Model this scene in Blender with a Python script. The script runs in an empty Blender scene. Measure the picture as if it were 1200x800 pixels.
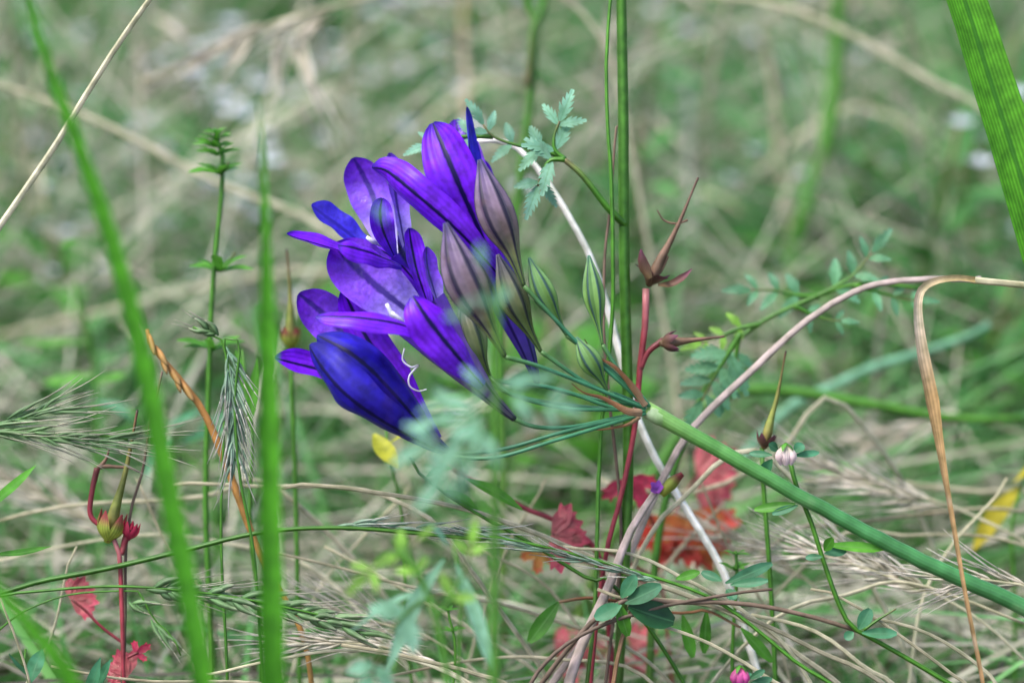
import bpy, math, random
import numpy as np
from mathutils import Vector, Matrix

random.seed(11); rng = np.random.default_rng(11)
C = bpy.context.scene.collection

# ------------------------------------------------------------------ camera
S = 0.65            # distance to the flower (m)
W = 0.20            # width of the view at that distance (m)
PITCH = math.radians(18)
CAMZ = 0.13 + S * math.sin(PITCH)
CAM = Vector((0, 0, CAMZ))
FWD = Vector((0, math.cos(PITCH), -math.sin(PITCH)))
RGT = Vector((1, 0, 0)); UPV = RGT.cross(FWD)
cam_d = bpy.data.cameras.new('camera'); cam = bpy.data.objects.new('camera', cam_d); C.objects.link(cam)
cam.location = CAM; cam.rotation_euler = (math.pi / 2 - PITCH, 0, 0)
cam_d.sensor_width = 36; cam_d.lens = 36 * S / W
cam_d.clip_start = 0.01; cam_d.clip_end = 200
cam_d.dof.use_dof = True; cam_d.dof.focus_distance = S; cam_d.dof.aperture_fstop = 8.8
bpy.context.scene.camera = cam
# ------------------------------------------------------------------ sky and sun (bright overcast)
SUN_EL, SUN_AZ = math.radians(62), math.radians(-115)     # azimuth from +Y, clockwise; behind the camera
wd = bpy.data.worlds.new('World'); bpy.context.scene.world = wd; wd.use_nodes = True
nt = wd.node_tree; bg = nt.nodes['Background']
sky = nt.nodes.new('ShaderNodeTexSky'); sky.sky_type = 'NISHITA'; sky.sun_disc = False
sky.sun_elevation = SUN_EL; sky.sun_rotation = SUN_AZ; sky.air_density = 1.0; sky.dust_density = 3.5; sky.ozone_density = 1.0
nt.links.new(sky.outputs[0], bg.inputs[0]); bg.inputs[1].default_value = 0.125
sun_d = bpy.data.lights.new('sun', 'SUN'); sun_d.energy = 1.5; sun_d.angle = math.radians(18); sun_d.color = (1, 0.985, 0.955)
sun = bpy.data.objects.new('sun', sun_d); C.objects.link(sun)
sdir = Vector((math.sin(SUN_AZ) * math.cos(SUN_EL), math.cos(SUN_AZ) * math.cos(SUN_EL), math.sin(SUN_EL)))
sun.rotation_euler = sdir.to_track_quat('Z', 'Y').to_euler()
sc = bpy.context.scene
sc.view_settings.view_transform = 'Standard'; sc.view_settings.look = 'None'; sc.view_settings.gamma = 1
sc.view_settings.exposure = 1.35
sc.render.engine = 'CYCLES'; sc.cycles.use_denoising = True; sc.cycles.max_bounces = 5
sc.cycles.transparent_max_bounces = 8

# ------------------------------------------------------------------ helpers
def P(px, py, mm=0.0):
    """a point seen at photo pixel (px,py), mm millimetres behind the plane of the flower"""
    d = S + mm / 1000.0
    k = W / 1200 * d / S
    return CAM + FWD * d + RGT * ((px - 600) * k) + UPV * ((400 - py) * k)
def PX(w, mm=0.0): return w * W / 1200 * (S + mm / 1000.0) / S
def PP(pts, mm=0.0):
    return [P(p[0], p[1], p[2] if len(p) > 2 else mm) for p in pts]
def FACE(x, y, z): return (RGT * x + UPV * y - FWD * z).normalized()
def ground_z(x, y):
    return (0.012 * np.sin(x * 7 + 1.3) * np.cos(y * 5.1) + 0.006 * np.sin(x * 17 + y * 13)) * np.clip(1.2 - 0.2 * np.hypot(x, y - 0.8), 0.0, 1)
def smooth(pts, n):
    """Catmull-Rom through the points, n samples"""
    p = [Vector(q) for q in pts]
    if len(p) == 2: return [p[0].lerp(p[1], i / (n - 1)) for i in range(n)]
    ds = [0.0]
    for a, b in zip(p, p[1:]): ds.append(ds[-1] + max((b - a).length, 1e-6))
    ext = [p[0] * 2 - p[1]] + p + [p[-1] * 2 - p[-2]]
    out = []
    for i in range(n):
        s = ds[-1] * i / (n - 1); k = 0
        while k < len(p) - 2 and s > ds[k + 1]: k += 1
        t = (s - ds[k]) / (ds[k + 1] - ds[k])
        a, b, c, d = ext[k:k + 4]
        out.append(0.5 * ((2 * b) + (c - a) * t + (2 * a - 5 * b + 4 * c - d) * t * t + (3 * b - a - 3 * c + d) * t ** 3))
    return out
def to_ground(pts, lean=0.35):
    """carry a stem on from its last point down into the ground"""
    p = list(pts); a, b = Vector(p[-2]), Vector(p[-1])
    t = (b - a).normalized(); h = b.z - float(ground_z(b.x, b.y))
    if h <= 0: return p
    hz = Vector((t.x, t.y, 0)) * lean
    m = b + hz * h * 0.8 + Vector((0, 0, -h * 0.45)); e = b + hz * h * 1.1; e.z = float(ground_z(e.x, e.y)) - 0.006
    return p + [m, e]
def lerp_list(vals, t):
    if not isinstance(vals, (list, tuple)): return vals
    f = t * (len(vals) - 1); i = min(int(f), len(vals) - 2); return vals[i] + (vals[i + 1] - vals[i]) * (f - i)

class MB:
    """collects the faces of one mesh, with three attributes per vertex: along, across, tint"""
    def __init__(s): s.v = []; s.f = []; s.al = []; s.ac = []; s.ti = []
    def vert(s, co, al, ac, ti): s.v.append(tuple(co)); s.al.append(al); s.ac.append(ac); s.ti.append(ti); return len(s.v) - 1
    def tube(s, pts, radii, seg=8, n=None, tint=0.5, ridge=0.0, ridges=6, squash=1.0, jitter=0.0, wob=0.0):
        n = n or max(6, len(pts) * 5)
        c = smooth(pts, n)
        if jitter:
            for i in range(1, n - 1): c[i] = c[i] + Vector((random.gauss(0, jitter), random.gauss(0, jitter), random.gauss(0, jitter)))
        if wob:
            Lw = (c[0] - c[-1]).length * wob; ph = [random.uniform(0, 6.3) for _ in range(6)]
            for i in range(1, n - 1):
                f = i / n; c[i] = c[i] + RGT * Lw * (math.sin(9 * f + ph[0]) + 0.5 * math.sin(21 * f + ph[1])) + UPV * Lw * (math.sin(8 * f + ph[2]) + 0.5 * math.sin(23 * f + ph[3])) + FWD * Lw * math.sin(11 * f + ph[4])
        ref = None; rows = []
        for i, p in enumerate(c):
            t = (c[min(i + 1, n - 1)] - c[max(i - 1, 0)]).normalized()
            if ref is None: ref = t.cross(-FWD if abs(t.dot(FWD)) < 0.9 else RGT).normalized()
            ref = (ref - t * ref.dot(t)).normalized(); bi = t.cross(ref)
            f = i / (n - 1); r = lerp_list(radii, f); row = []
            for k in range(seg):
                a = 2 * math.pi * k / seg
                rr = r * (1 + ridge * math.cos(ridges * a))
                row.append(s.vert(p + ref * (rr * math.cos(a)) + bi * (rr * squash * math.sin(a)), f, k / seg, tint))
            rows.append(row)
        for a, b in zip(rows, rows[1:]):
            for k in range(seg): s.f.append((a[k], a[(k + 1) % seg], b[(k + 1) % seg], b[k]))
        s.f.append(tuple(rows[0][::-1])); s.f.append(tuple(rows[-1]))
        return c
    def ribbon(s, pts, widths, face=None, cols=4, n=None, cup=0.0, twist=0.0, tint=0.5, wave=0.0, thick=0.0):
        """a leaf-like strip: half its width either side of a curved midline, bent across by cup"""
        n = n or max(6, len(pts) * 5)
        c = smooth(pts, n); rows = []; ph = random.uniform(0, 6.3)
        face = face or FACE(0, 0.3, 1)
        for i, p in enumerate(c):
            t = (c[min(i + 1, n - 1)] - c[max(i - 1, 0)]).normalized()
            ac = t.cross(face)
            if ac.length < 1e-3: ac = t.cross(RGT)
            ac.normalize(); f = i / (n - 1)
            if twist: ac = Matrix.Rotation(twist * f, 3, t) @ ac
            nn = ac.cross(t).normalized(); w = lerp_list(widths, f); row = []
            for k in range(cols + 1):
                u = 2 * k / cols - 1
                off = cup * w * (u * u - 0.35) + wave * w * math.sin(f * 17 + ph + u * 1.5) * abs(u)
                row.append(s.vert(p + ac * (u * w * 0.5) + nn * off, f, u, tint))
            rows.append(row)
        for a, b in zip(rows, rows[1:]):
            for k in range(cols): s.f.append((a[k], a[k + 1], b[k + 1], b[k]))
        return c
    def mesh(s, name, off):
        me = bpy.data.meshes.new(name)
        o = Vector(off); me.from_pydata([(x - o.x, y - o.y, z - o.z) for x, y, z in s.v], [], s.f)
        for nm, dat in (('along', s.al), ('across', s.ac), ('tint', s.ti)):
            at = me.attributes.new(nm, 'FLOAT', 'POINT'); at.data.foreach_set('value', dat)
        me.polygons.foreach_set('use_smooth', [True] * len(me.polygons)); me.update()
        return me
def root_of(o):
    while o.parent: o = o.parent
    return o
def obj(name, mb, mat, parent=None, label=None, at=None):
    off = root_of(parent).location if parent else (at or Vector((0, 0, 0)))
    me = mb.mesh(name, off); me.materials.append(M[mat])
    o = bpy.data.objects.new(name, me); C.objects.link(o)
    if parent: o.parent = parent
    else: o.location = off
    if label: o['label'] = label
    return o
def tag(o, label, cat, group=None):
    o['label'] = label; o['category'] = cat
    if group: o['group'] = group
    return o
def thing(name, label, cat, loc, group=None):
    o = bpy.data.objects.new(name, None); C.objects.link(o); o.location = Vector(loc); o.empty_display_size = 0.01
    return tag(o, label, cat, group)

# ------------------------------------------------------------------ materials
M = {}
def nodes(name):
    m = bpy.data.materials.new(name); m.use_nodes = True; M[name] = m
    n = m.node_tree.nodes; n.remove(n['Principled BSDF'])
    return m, n, m.node_tree.links
def plant(name, cols, tint=((0.75,) * 3, (1.25,) * 3), trans=0.25, rough=0.55, stripes=0, stripe_dark=0.75, spots=None, vein=None,
          nscale=350, namp=0.35, spec=0.35, bump=0.15, sheen=0.0, stripe_col=None):
    """leaf or stem: colour runs along the piece (cols: list of (pos, rgb)), varied per piece and by fine noise; lit through"""
    m, n, l = nodes(name)
    def A(nm):
        a = n.new('ShaderNodeAttribute'); a.attribute_name = nm; return a.outputs['Fac']
    rp = n.new('ShaderNodeValToRGB'); e = rp.color_ramp.elements
    while len(e) < len(cols): e.new(0.5)
    for k, (pos, c) in enumerate(cols): e[k].position = pos; e[k].color = (*c, 1)
    l.new(A('along'), rp.inputs[0])
    def mul(a, b, fac=1.0, mode='MULTIPLY'):
        x = n.new('ShaderNodeMix'); x.data_type = 'RGBA'; x.blend_type = mode; x.clamp_result = False
        if isinstance(fac, float): x.inputs[0].default_value = fac
        else: l.new(fac, x.inputs[0])
        for sock, val in ((x.inputs[6], a), (x.inputs[7], b)):
            if isinstance(val, tuple): sock.default_value = (*val, 1)
            else: l.new(val, sock)
        return x.outputs[2]
    def rng_(v, lo, hi, a=0.0, b=1.0):
        x = n.new('ShaderNodeMapRange'); l.new(v, x.inputs[0])
        x.inputs[1].default_value = a; x.inputs[2].default_value = b; x.inputs[3].default_value = lo; x.inputs[4].default_value = hi
        return x.outputs[0]
    col = rp.outputs[0]
    tr = n.new('ShaderNodeValToRGB'); tr.color_ramp.elements[0].color = (*tint[0], 1); tr.color_ramp.elements[1].color = (*tint[1], 1)
    l.new(A('tint'), tr.inputs[0]); col = mul(col, tr.outputs[0])
    tc = n.new('ShaderNodeTexCoord')
    no = n.new('ShaderNodeTexNoise'); no.inputs['Scale'].default_value = nscale; no.inputs['Detail'].default_value = 4
    l.new(tc.outputs['Object'], no.inputs['Vector'])
    g = n.new('ShaderNodeCombineColor')
    for i_, k_ in enumerate((1.0, 0.9, 1.1)): l.new(rng_(no.outputs['Fac'], 1 - namp * k_, 1 + namp * k_, 0.3, 0.7), g.inputs[i_])
    col = mul(col, g.outputs[0])
    hgt = no.outputs['Fac']
    if stripes:
        mt = n.new('ShaderNodeMath'); mt.operation = 'MULTIPLY'; l.new(A('across'), mt.inputs[0]); mt.inputs[1].default_value = stripes * math.pi
        cs = n.new('ShaderNodeMath'); cs.operation = 'COSINE'; l.new(mt.outputs[0], cs.inputs[0])
        if stripe_col:
            col = mul(col, stripe_col, rng_(cs.outputs[0], 0.0, stripe_dark, 0.50, 0.90), 'MIX')
        else:
            q = n.new('ShaderNodeCombineColor')
            v = rng_(cs.outputs[0], stripe_dark, 1.08, -1, 1)
            for i_ in range(3): l.new(v, q.inputs[i_])
            col = mul(col, q.outputs[0])
        hgt = cs.outputs[0]
    if vein:
        ab = n.new('ShaderNodeMath'); ab.operation = 'ABSOLUTE'; l.new(A('across'), ab.inputs[0])
        wob = n.new('ShaderNodeMath'); wob.operation = 'ADD'; l.new(ab.outputs[0], wob.inputs[0])
        l.new(rng_(no.outputs['Fac'], -0.04, 0.04), wob.inputs[1])
        col = mul(col, vein[0], rng_(wob.outputs[0], vein[2], 0.0, vein[1] * 0.45, vein[1]), 'MIX')
    if spots:
        n2 = n.new('ShaderNodeTexNoise'); n2.inputs['Scale'].default_value = spots[1]; n2.inputs['Detail'].default_value = 3
        l.new(tc.outputs['Object'], n2.inputs['Vector'])
        col = mul(col, spots[0], rng_(n2.outputs['Fac'], 0.0, spots[3] if len(spots) > 3 else 0.9, spots[2], spots[2] + 0.12), 'MIX')
    b = n.new('ShaderNodeBsdfPrincipled'); l.new(col, b.inputs['Base Color']); b.inputs['Roughness'].default_value = rough
    b.inputs['Specular IOR Level'].default_value = spec
    if sheen: b.inputs['Sheen Weight'].default_value = sheen
    if bump:
        bp = n.new('ShaderNodeBump'); bp.inputs['Strength'].default_value = bump; bp.inputs['Distance'].default_value = 0.0004
        l.new(hgt, bp.inputs['Height']); l.new(bp.outputs[0], b.inputs['Normal'])
    out = n['Material Output']
    if trans:
        t = n.new('ShaderNodeBsdfTranslucent'); l.new(col, t.inputs['Color'])
        mx = n.new('ShaderNodeMixShader'); mx.inputs[0].default_value = trans
        l.new(b.outputs[0], mx.inputs[1]); l.new(t.outputs[0], mx.inputs[2]); l.new(mx.outputs[0], out.inputs[0])
    else: l.new(b.outputs[0], out.inputs[0])
    return m
G = ((0.7, 0.75, 0.7), (1.3, 1.25, 1.3))
plant('blade', [(0, (0.06, 0.265, 0.007)), (1, (0.055, 0.245, 0.007))], trans=0.35, stripes=9, stripe_dark=0.85)
plant('blade_broad', [(0, (0.085, 0.31, 0.012)), (1, (0.08, 0.30, 0.012))], trans=0.35, stripes=13, stripe_dark=0.7, vein=((0.03, 0.15, 0.01), 0.14, 0.75))
plant('stalk_green', [(0, (0.065, 0.20, 0.018)), (0.5, (0.055, 0.18, 0.018)), (0.8, (0.11, 0.17, 0.04)), (1, (0.18, 0.15, 0.07))], trans=0.1, stripes=8, stripe_dark=0.8, rough=0.4)
plant('scape', [(0, (0.20, 0.38, 0.10)), (0.06, (0.10, 0.29, 0.06)), (0.2, (0.055, 0.215, 0.06)), (1, (0.045, 0.185, 0.06))], trans=0.1, rough=0.38, spec=0.45, namp=0.3, nscale=220, stripes=28, stripe_dark=0.95, bump=0.08, spots=((0.20, 0.33, 0.15), 140, 0.60, 0.35))
plant('scape_node', [(0, (0.36, 0.42, 0.30)), (0.5, (0.30, 0.42, 0.22)), (1, (0.16, 0.34, 0.085))], trans=0.1, rough=0.5)
plant('pedicel', [(0, (0.055, 0.22, 0.10)), (0.7, (0.045, 0.19, 0.095)), (1, (0.08, 0.19, 0.05))], trans=0.1, rough=0.38, namp=0.25)
plant('bract', [(0, (0.36, 0.24, 0.14)), (0.35, (0.30, 0.14, 0.06)), (1, (0.14, 0.05, 0.025))], trans=0.3, stripes=6, stripe_dark=0.6, rough=0.6)
VE = (0.006, 0.002, 0.06)
plant('tepal', [(0, (0.05, 0.018, 0.40)), (0.3, (0.145, 0.016, 0.66)), (0.93, (0.135, 0.007, 0.64)), (1, (0.015, 0.004, 0.25))], tint=((0.75, 0.75, 0.85), (1.35, 1.4, 1.15)),
      trans=0.22, rough=0.4, stripes=7, stripe_dark=0.9, vein=(VE, 0.15, 1.0), namp=0.3, spec=0.25, bump=0.12, nscale=500)
plant('tepal_inner', [(0, (0.55, 0.52, 0.85)), (0.3, (0.34, 0.24, 0.80)), (0.55, (0.18, 0.06, 0.66)), (0.95, (0.13, 0.014, 0.56)), (1, (0.05, 0.01, 0.3))], tint=((0.75, 0.75, 0.85), (1.3, 1.35, 1.1)),
      trans=0.22, rough=0.3, stripes=0, vein=((0.03, 0.004, 0.20), 0.18, 0.95), namp=0.25, spec=0.6, bump=0.5, nscale=900)
plant('tepal_blue', [(0, (0.16, 0.14, 0.70)), (0.4, (0.05, 0.03, 0.60)), (1, (0.04, 0.02, 0.5))], trans=0.35, rough=0.32, vein=((0.02, 0.008, 0.30), 0.2, 0.8), namp=0.25, spec=0.6, bump=0.4, nscale=900)
plant('tepal_dark', [(0, (0.05, 0.02, 0.14)), (0.25, (0.022, 0.010, 0.30)), (0.8, (0.018, 0.010, 0.36)), (1, (0.012, 0.008, 0.17))], tint=((0.7,) * 3, (1.3,) * 3),
      trans=0.18, rough=0.45, stripes=5, stripe_dark=0.93, vein=((0.004, 0.003, 0.05), 0.13, 0.95), namp=0.4, spec=0.22, bump=0.1, nscale=350, spots=((0.07, 0.03, 0.32), 130, 0.6, 0.45))
plant('flower_tube', [(0, (0.05, 0.09, 0.05)), (0.10, (0.03, 0.02, 0.15)), (0.5, (0.05, 0.018, 0.33)), (1, (0.10, 0.025, 0.50))], trans=0.25, rough=0.42,
      stripes=12, stripe_dark=0.9, stripe_col=VE, namp=0.2)
plant('tube_pale', [(0, (0.05, 0.07, 0.05)), (0.2, (0.14, 0.10, 0.20)), (0.55, (0.20, 0.12, 0.40)), (1, (0.15, 0.04, 0.55))], trans=0.25, rough=0.42,
      stripes=12, stripe_dark=0.9, stripe_col=VE, namp=0.2)
plant('bud_purple', [(0, (0.08, 0.15, 0.03)), (0.25, (0.13, 0.15, 0.06)), (0.45, (0.17, 0.125, 0.125)), (0.85, (0.17, 0.12, 0.22)), (1, (0.06, 0.05, 0.18))],
      tint=((0.9,) * 3, (1.1,) * 3), trans=0.12, rough=0.5, stripes=12, stripe_dark=0.95, stripe_col=(0.015, 0.012, 0.035), namp=0.35, bump=0.3, spots=((0.10, 0.05, 0.05), 160, 0.58, 0.7))
plant('bud_mixed', [(0, (0.08, 0.16, 0.03)), (0.35, (0.12, 0.17, 0.05)), (0.7, (0.15, 0.16, 0.09)), (1, (0.15, 0.13, 0.20))],
      trans=0.12, rough=0.5, stripes=12, stripe_dark=0.9, stripe_col=(0.015, 0.02, 0.03), namp=0.25, bump=0.3)
plant('bud_green', [(0, (0.11, 0.24, 0.05)), (0.5, (0.15, 0.30, 0.07)), (0.9, (0.17, 0.32, 0.12)), (1, (0.10, 0.24, 0.16))],
      trans=0.12, rough=0.48, stripes=12, stripe_dark=0.85, stripe_col=(0.015, 0.05, 0.07), namp=0.2, bump=0.3)
plant('anther', [(0, (0.75, 0.75, 0.85)), (1, (0.85, 0.85, 0.9))], trans=0.2)
plant('straw', [(0, (0.46, 0.42, 0.27)), (0.5, (0.54, 0.51, 0.36)), (1, (0.47, 0.41, 0.27))], tint=((0.72, 0.70, 0.68), (1.3, 1.32, 1.32)), trans=0.2, stripes=7, stripe_dark=0.72, rough=0.5, spots=((0.2, 0.13, 0.08), 60, 0.62, 0.5))
plant('straw_white', [(0, (0.78, 0.76, 0.68)), (1, (0.80, 0.78, 0.70))], trans=0.15, stripes=6, stripe_dark=0.8, rough=0.45, spots=((0.35, 0.25, 0.17), 70, 0.63, 0.5))
plant('straw_mauve', [(0, (0.50, 0.40, 0.36)), (1, (0.46, 0.37, 0.32))], trans=0.15, stripes=6, stripe_dark=0.75, rough=0.5)
plant('straw_orange', [(0, (0.50, 0.36, 0.15)), (0.2, (0.60, 0.50, 0.36)), (0.35, (0.44, 0.28, 0.12)), (1, (0.36, 0.22, 0.10))], trans=0.25, stripes=4, stripe_dark=0.8, rough=0.5, spots=((0.55, 0.45, 0.35), 90, 0.6, 0.7))
plant('rust', [(0, (0.42, 0.19, 0.05)), (0.5, (0.40, 0.22, 0.06)), (1, (0.30, 0.20, 0.08))], trans=0.2, rough=0.5)
plant('straw_dark', [(0, (0.16, 0.11, 0.075)), (1, (0.10, 0.07, 0.055))], trans=0.05, rough=0.6)
plant('spikelet_green', [(0, (0.10, 0.24, 0.07)), (0.6, (0.17, 0.28, 0.12)), (0.85, (0.28, 0.36, 0.20)), (1, (0.42, 0.42, 0.30))], tint=((0.75, 0.75, 0.8), (1.25, 1.2, 1.25)), trans=0.2, stripes=8, stripe_dark=0.7, rough=0.5)
plant('spikelet_teal', [(0, (0.12, 0.25, 0.14)), (0.6, (0.22, 0.33, 0.22)), (0.85, (0.38, 0.44, 0.34)), (1, (0.48, 0.48, 0.40))], tint=((0.75, 0.75, 0.8), (1.25, 1.2, 1.25)), trans=0.2, stripes=8, stripe_dark=0.7, rough=0.5)
plant('spikelet_dry', [(0, (0.46, 0.41, 0.28)), (0.5, (0.58, 0.54, 0.43)), (1, (0.60, 0.56, 0.49))], tint=((0.85, 0.82, 0.80), (1.25, 1.25, 1.25)), trans=0.25, stripes=8, stripe_dark=0.75, rough=0.5)
plant('fern', [(0, (0.10, 0.28, 0.12)), (1, (0.14, 0.36, 0.20))], tint=((0.75, 0.75, 0.8), (1.25, 1.2, 1.2)), trans=0.35, rough=0.55, vein=((0.08, 0.24, 0.08), 0.2, 0.5))
plant('fern_pale', [(0, (0.16, 0.36, 0.22)), (1, (0.22, 0.44, 0.30))], trans=0.35, rough=0.6, vein=((0.12, 0.30, 0.14), 0.2, 0.5))
plant('fern_lime', [(0, (0.20, 0.42, 0.05)), (1, (0.25, 0.48, 0.07))], trans=0.4, rough=0.55)
plant('clover', [(0, (0.05, 0.19, 0.08)), (1, (0.06, 0.21, 0.11))], trans=0.3, rough=0.5, vein=((0.09, 0.24, 0.12), 0.12, 0.6))
plant('clover_dark', [(0, (0.012, 0.07, 0.02)), (1, (0.014, 0.08, 0.025))], trans=0.25, rough=0.4, vein=((0.05, 0.16, 0.06), 0.1, 0.7))
plant('leaf_green', [(0, (0.07, 0.25, 0.022)), (1, (0.085, 0.29, 0.025))], tint=G, trans=0.35, rough=0.5, vein=((0.14, 0.32, 0.08), 0.12, 0.5))
plant('herb', [(0, (0.05, 0.17, 0.03)), (1, (0.08, 0.25, 0.05))], tint=((0.6, 0.7, 0.7), (1.4, 1.3, 1.5)), trans=0.3, rough=0.55)
plant('stem_red', [(0, (0.40, 0.16, 0.16)), (0.07, (0.33, 0.05, 0.065)), (0.5, (0.25, 0.03, 0.045)), (1, (0.14, 0.035, 0.03))], trans=0.15, rough=0.4, spots=((0.5, 0.25, 0.22), 110, 0.62, 0.5))
plant('leaf_red', [(0, (0.46, 0.20, 0.04)), (0.5, (0.50, 0.07, 0.035)), (1, (0.52, 0.025, 0.025))], trans=0.4, rough=0.5, spots=((0.40, 0.26, 0.05), 60, 0.58, 0.8), vein=((0.5, 0.2, 0.1), 0.1, 0.5))
plant('leaf_pink', [(0, (0.50, 0.17, 0.16)), (1, (0.48, 0.05, 0.10))], trans=0.4, rough=0.5, vein=((0.55, 0.2, 0.2), 0.1, 0.5))
plant('leaf_crimson', [(0, (0.36, 0.03, 0.07)), (1, (0.40, 0.02, 0.06))], trans=0.35, rough=0.5)
plant('leaf_yellow', [(0, (0.48, 0.42, 0.03)), (1, (0.55, 0.45, 0.03))], trans=0.4, rough=0.5, spots=((0.3, 0.3, 0.05), 80, 0.62, 0.6))
plant('leaf_yellowgreen', [(0, (0.38, 0.40, 0.03)), (1, (0.44, 0.44, 0.03))], trans=0.4, rough=0.5, spots=((0.2, 0.28, 0.04), 80, 0.55, 0.6))
plant('beak', [(0, (0.22, 0.12, 0.05)), (0.3, (0.22, 0.26, 0.05)), (0.75, (0.20, 0.17, 0.05)), (0.96, (0.12, 0.05, 0.03)), (1, (0.02, 0.015, 0.015))], trans=0.1, rough=0.45)
plant('beak_brown', [(0, (0.16, 0.10, 0.06)), (0.5, (0.19, 0.11, 0.07)), (1, (0.11, 0.06, 0.045))], trans=0.1, rough=0.5)
plant('sepal_brown', [(0, (0.15, 0.10, 0.04)), (0.6, (0.14, 0.06, 0.05)), (1, (0.16, 0.04, 0.09))], trans=0.2, rough=0.55, stripes=6, stripe_dark=0.6)
plant('sepal_green', [(0, (0.34, 0.38, 0.05)), (0.55, (0.26, 0.32, 0.05)), (0.8, (0.26, 0.07, 0.05)), (1, (0.30, 0.03, 0.04))], trans=0.3, rough=0.5, stripes=6, stripe_dark=0.75)
plant('petal_pale', [(0, (0.70, 0.66, 0.45)), (0.4, (0.78, 0.66, 0.62)), (1, (0.72, 0.52, 0.56))], trans=0.4, rough=0.5, stripes=7, stripe_dark=0.8)
plant('petal_pink', [(0, (0.66, 0.14, 0.34)), (1, (0.62, 0.08, 0.36))], trans=0.4, rough=0.5)
plant('petal_lilac', [(0, (0.40, 0.14, 0.55)), (1, (0.45, 0.12, 0.62))], trans=0.4, rough=0.5)
plant('petal_white', [(0, (0.62, 0.66, 0.72)), (1, (0.74, 0.76, 0.85))], trans=0.4, rough=0.5)
# grass masses: colour from the piece's tint
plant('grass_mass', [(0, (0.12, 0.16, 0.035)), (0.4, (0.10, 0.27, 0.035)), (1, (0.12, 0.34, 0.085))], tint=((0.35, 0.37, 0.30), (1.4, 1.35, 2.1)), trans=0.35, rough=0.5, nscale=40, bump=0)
plant('straw_mass', [(0, (0.33, 0.31, 0.23)), (1, (0.50, 0.49, 0.39))], tint=((0.20, 0.185, 0.185), (1.5, 1.5, 1.5)), trans=0.2, rough=0.55, nscale=60, bump=0)

plant('dead_mass', [(0, (0.15, 0.12, 0.085)), (1, (0.26, 0.22, 0.165))], tint=((0.25, 0.22, 0.22), (1.5, 1.45, 1.4)), trans=0.1, rough=0.6, nscale=60, bump=0)
def soil_mat():
    m, n, l = nodes('soil')
    tc = n.new('ShaderNodeTexCoord'); b = n.new('ShaderNodeBsdfPrincipled')
    a = n.new('ShaderNodeTexNoise'); a.inputs['Scale'].default_value = 45; a.inputs['Detail'].default_value = 8
    c = n.new('ShaderNodeTexNoise'); c.inputs['Scale'].default_value = 300; c.inputs['Detail'].default_value = 4
    l.new(tc.outputs['Object'], a.inputs['Vector']); l.new(tc.outputs['Object'], c.inputs['Vector'])
    r = n.new('ShaderNodeValToRGB'); e = r.color_ramp.elements
    e[0].position = 0.3; e[0].color = (0.03, 0.022, 0.02, 1); e[1].position = 0.7; e[1].color = (0.16, 0.125, 0.10, 1)
    x = e.new(0.5); x.color = (0.08, 0.06, 0.05, 1)
    l.new(a.outputs['Fac'], r.inputs[0]); l.new(r.outputs[0], b.inputs['Base Color'])
    bp = n.new('ShaderNodeBump'); bp.inputs['Distance'].default_value = 0.004; l.new(c.outputs['Fac'], bp.inputs['Height'])
    l.new(bp.outputs[0], b.inputs['Normal']); b.inputs['Roughness'].default_value = 0.95
    l.new(b.outputs[0], n['Material Output'].inputs[0])
soil_mat()

MARKS = [(60, 130, 'the long slanting green blade'), (255, 190, 'the whorled green stem'), (310, 330, 'the upright pointed blade'), (430, 230, 'the open violet flowers'), (420, 470, 'the low dark blue flower'),
         (540, 170, 'the upper violet flower'), (640, 170, 'the pale ferny leaves'), (733, 120, 'the tall dark green stem'), (790, 300, 'the brown beaked pods'), (900, 480, 'the upright green pod'), (1000, 330, 'the feathery herb'),
         (1160, 100, 'the broad fresh blade'), (1090, 430, 'the hanging brown leaf'), (1080, 650, 'the thick green stem'), (920, 640, 'the wiry trefoil'), (760, 720, 'the glossy trefoil sprig'), (700, 620, 'the scarlet leaves'),
         (490, 680, 'the lime green seedling'), (130, 620, 'the crimson storksbill'), (320, 700, 'the foot of the upright blade'), (150, 440, 'the rusty orange stalk'), (600, 520, 'the fan of flower stalks'), (870, 790, 'the pink pea flower'), (950, 100, 'the arching soft straw'), (300, 60, 'the drooping dry brome head')]
def near(px, py): return min(MARKS, key=lambda m: (m[0] - px) ** 2 + (m[1] - py) ** 2)[2]
# ------------------------------------------------------------------ ground
def build_ground():
    t = np.linspace(-1, 1, 121); q = np.sign(t) * (np.abs(t) * 1.5 + np.abs(t) ** 6 * 60)
    X, Y = np.meshgrid(q, q + 0.9); Z = ground_z(X, Y)
    n = len(q); me = bpy.data.meshes.new('ground')
    v = np.stack([X, Y, Z], -1).reshape(-1, 3)
    f = [(i * n + j, i * n + j + 1, (i + 1) * n + j + 1, (i + 1) * n + j) for i in range(n - 1) for j in range(n - 1)]
    me.from_pydata(v.tolist(), [], f); me.polygons.foreach_set('use_smooth', [True] * len(f)); me.materials.append(M['soil'])
    o = bpy.data.objects.new('ground', me); C.objects.link(o); o['kind'] = 'structure'; o['label'] = 'brown litter-covered soil under the meadow'
build_ground()

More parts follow.
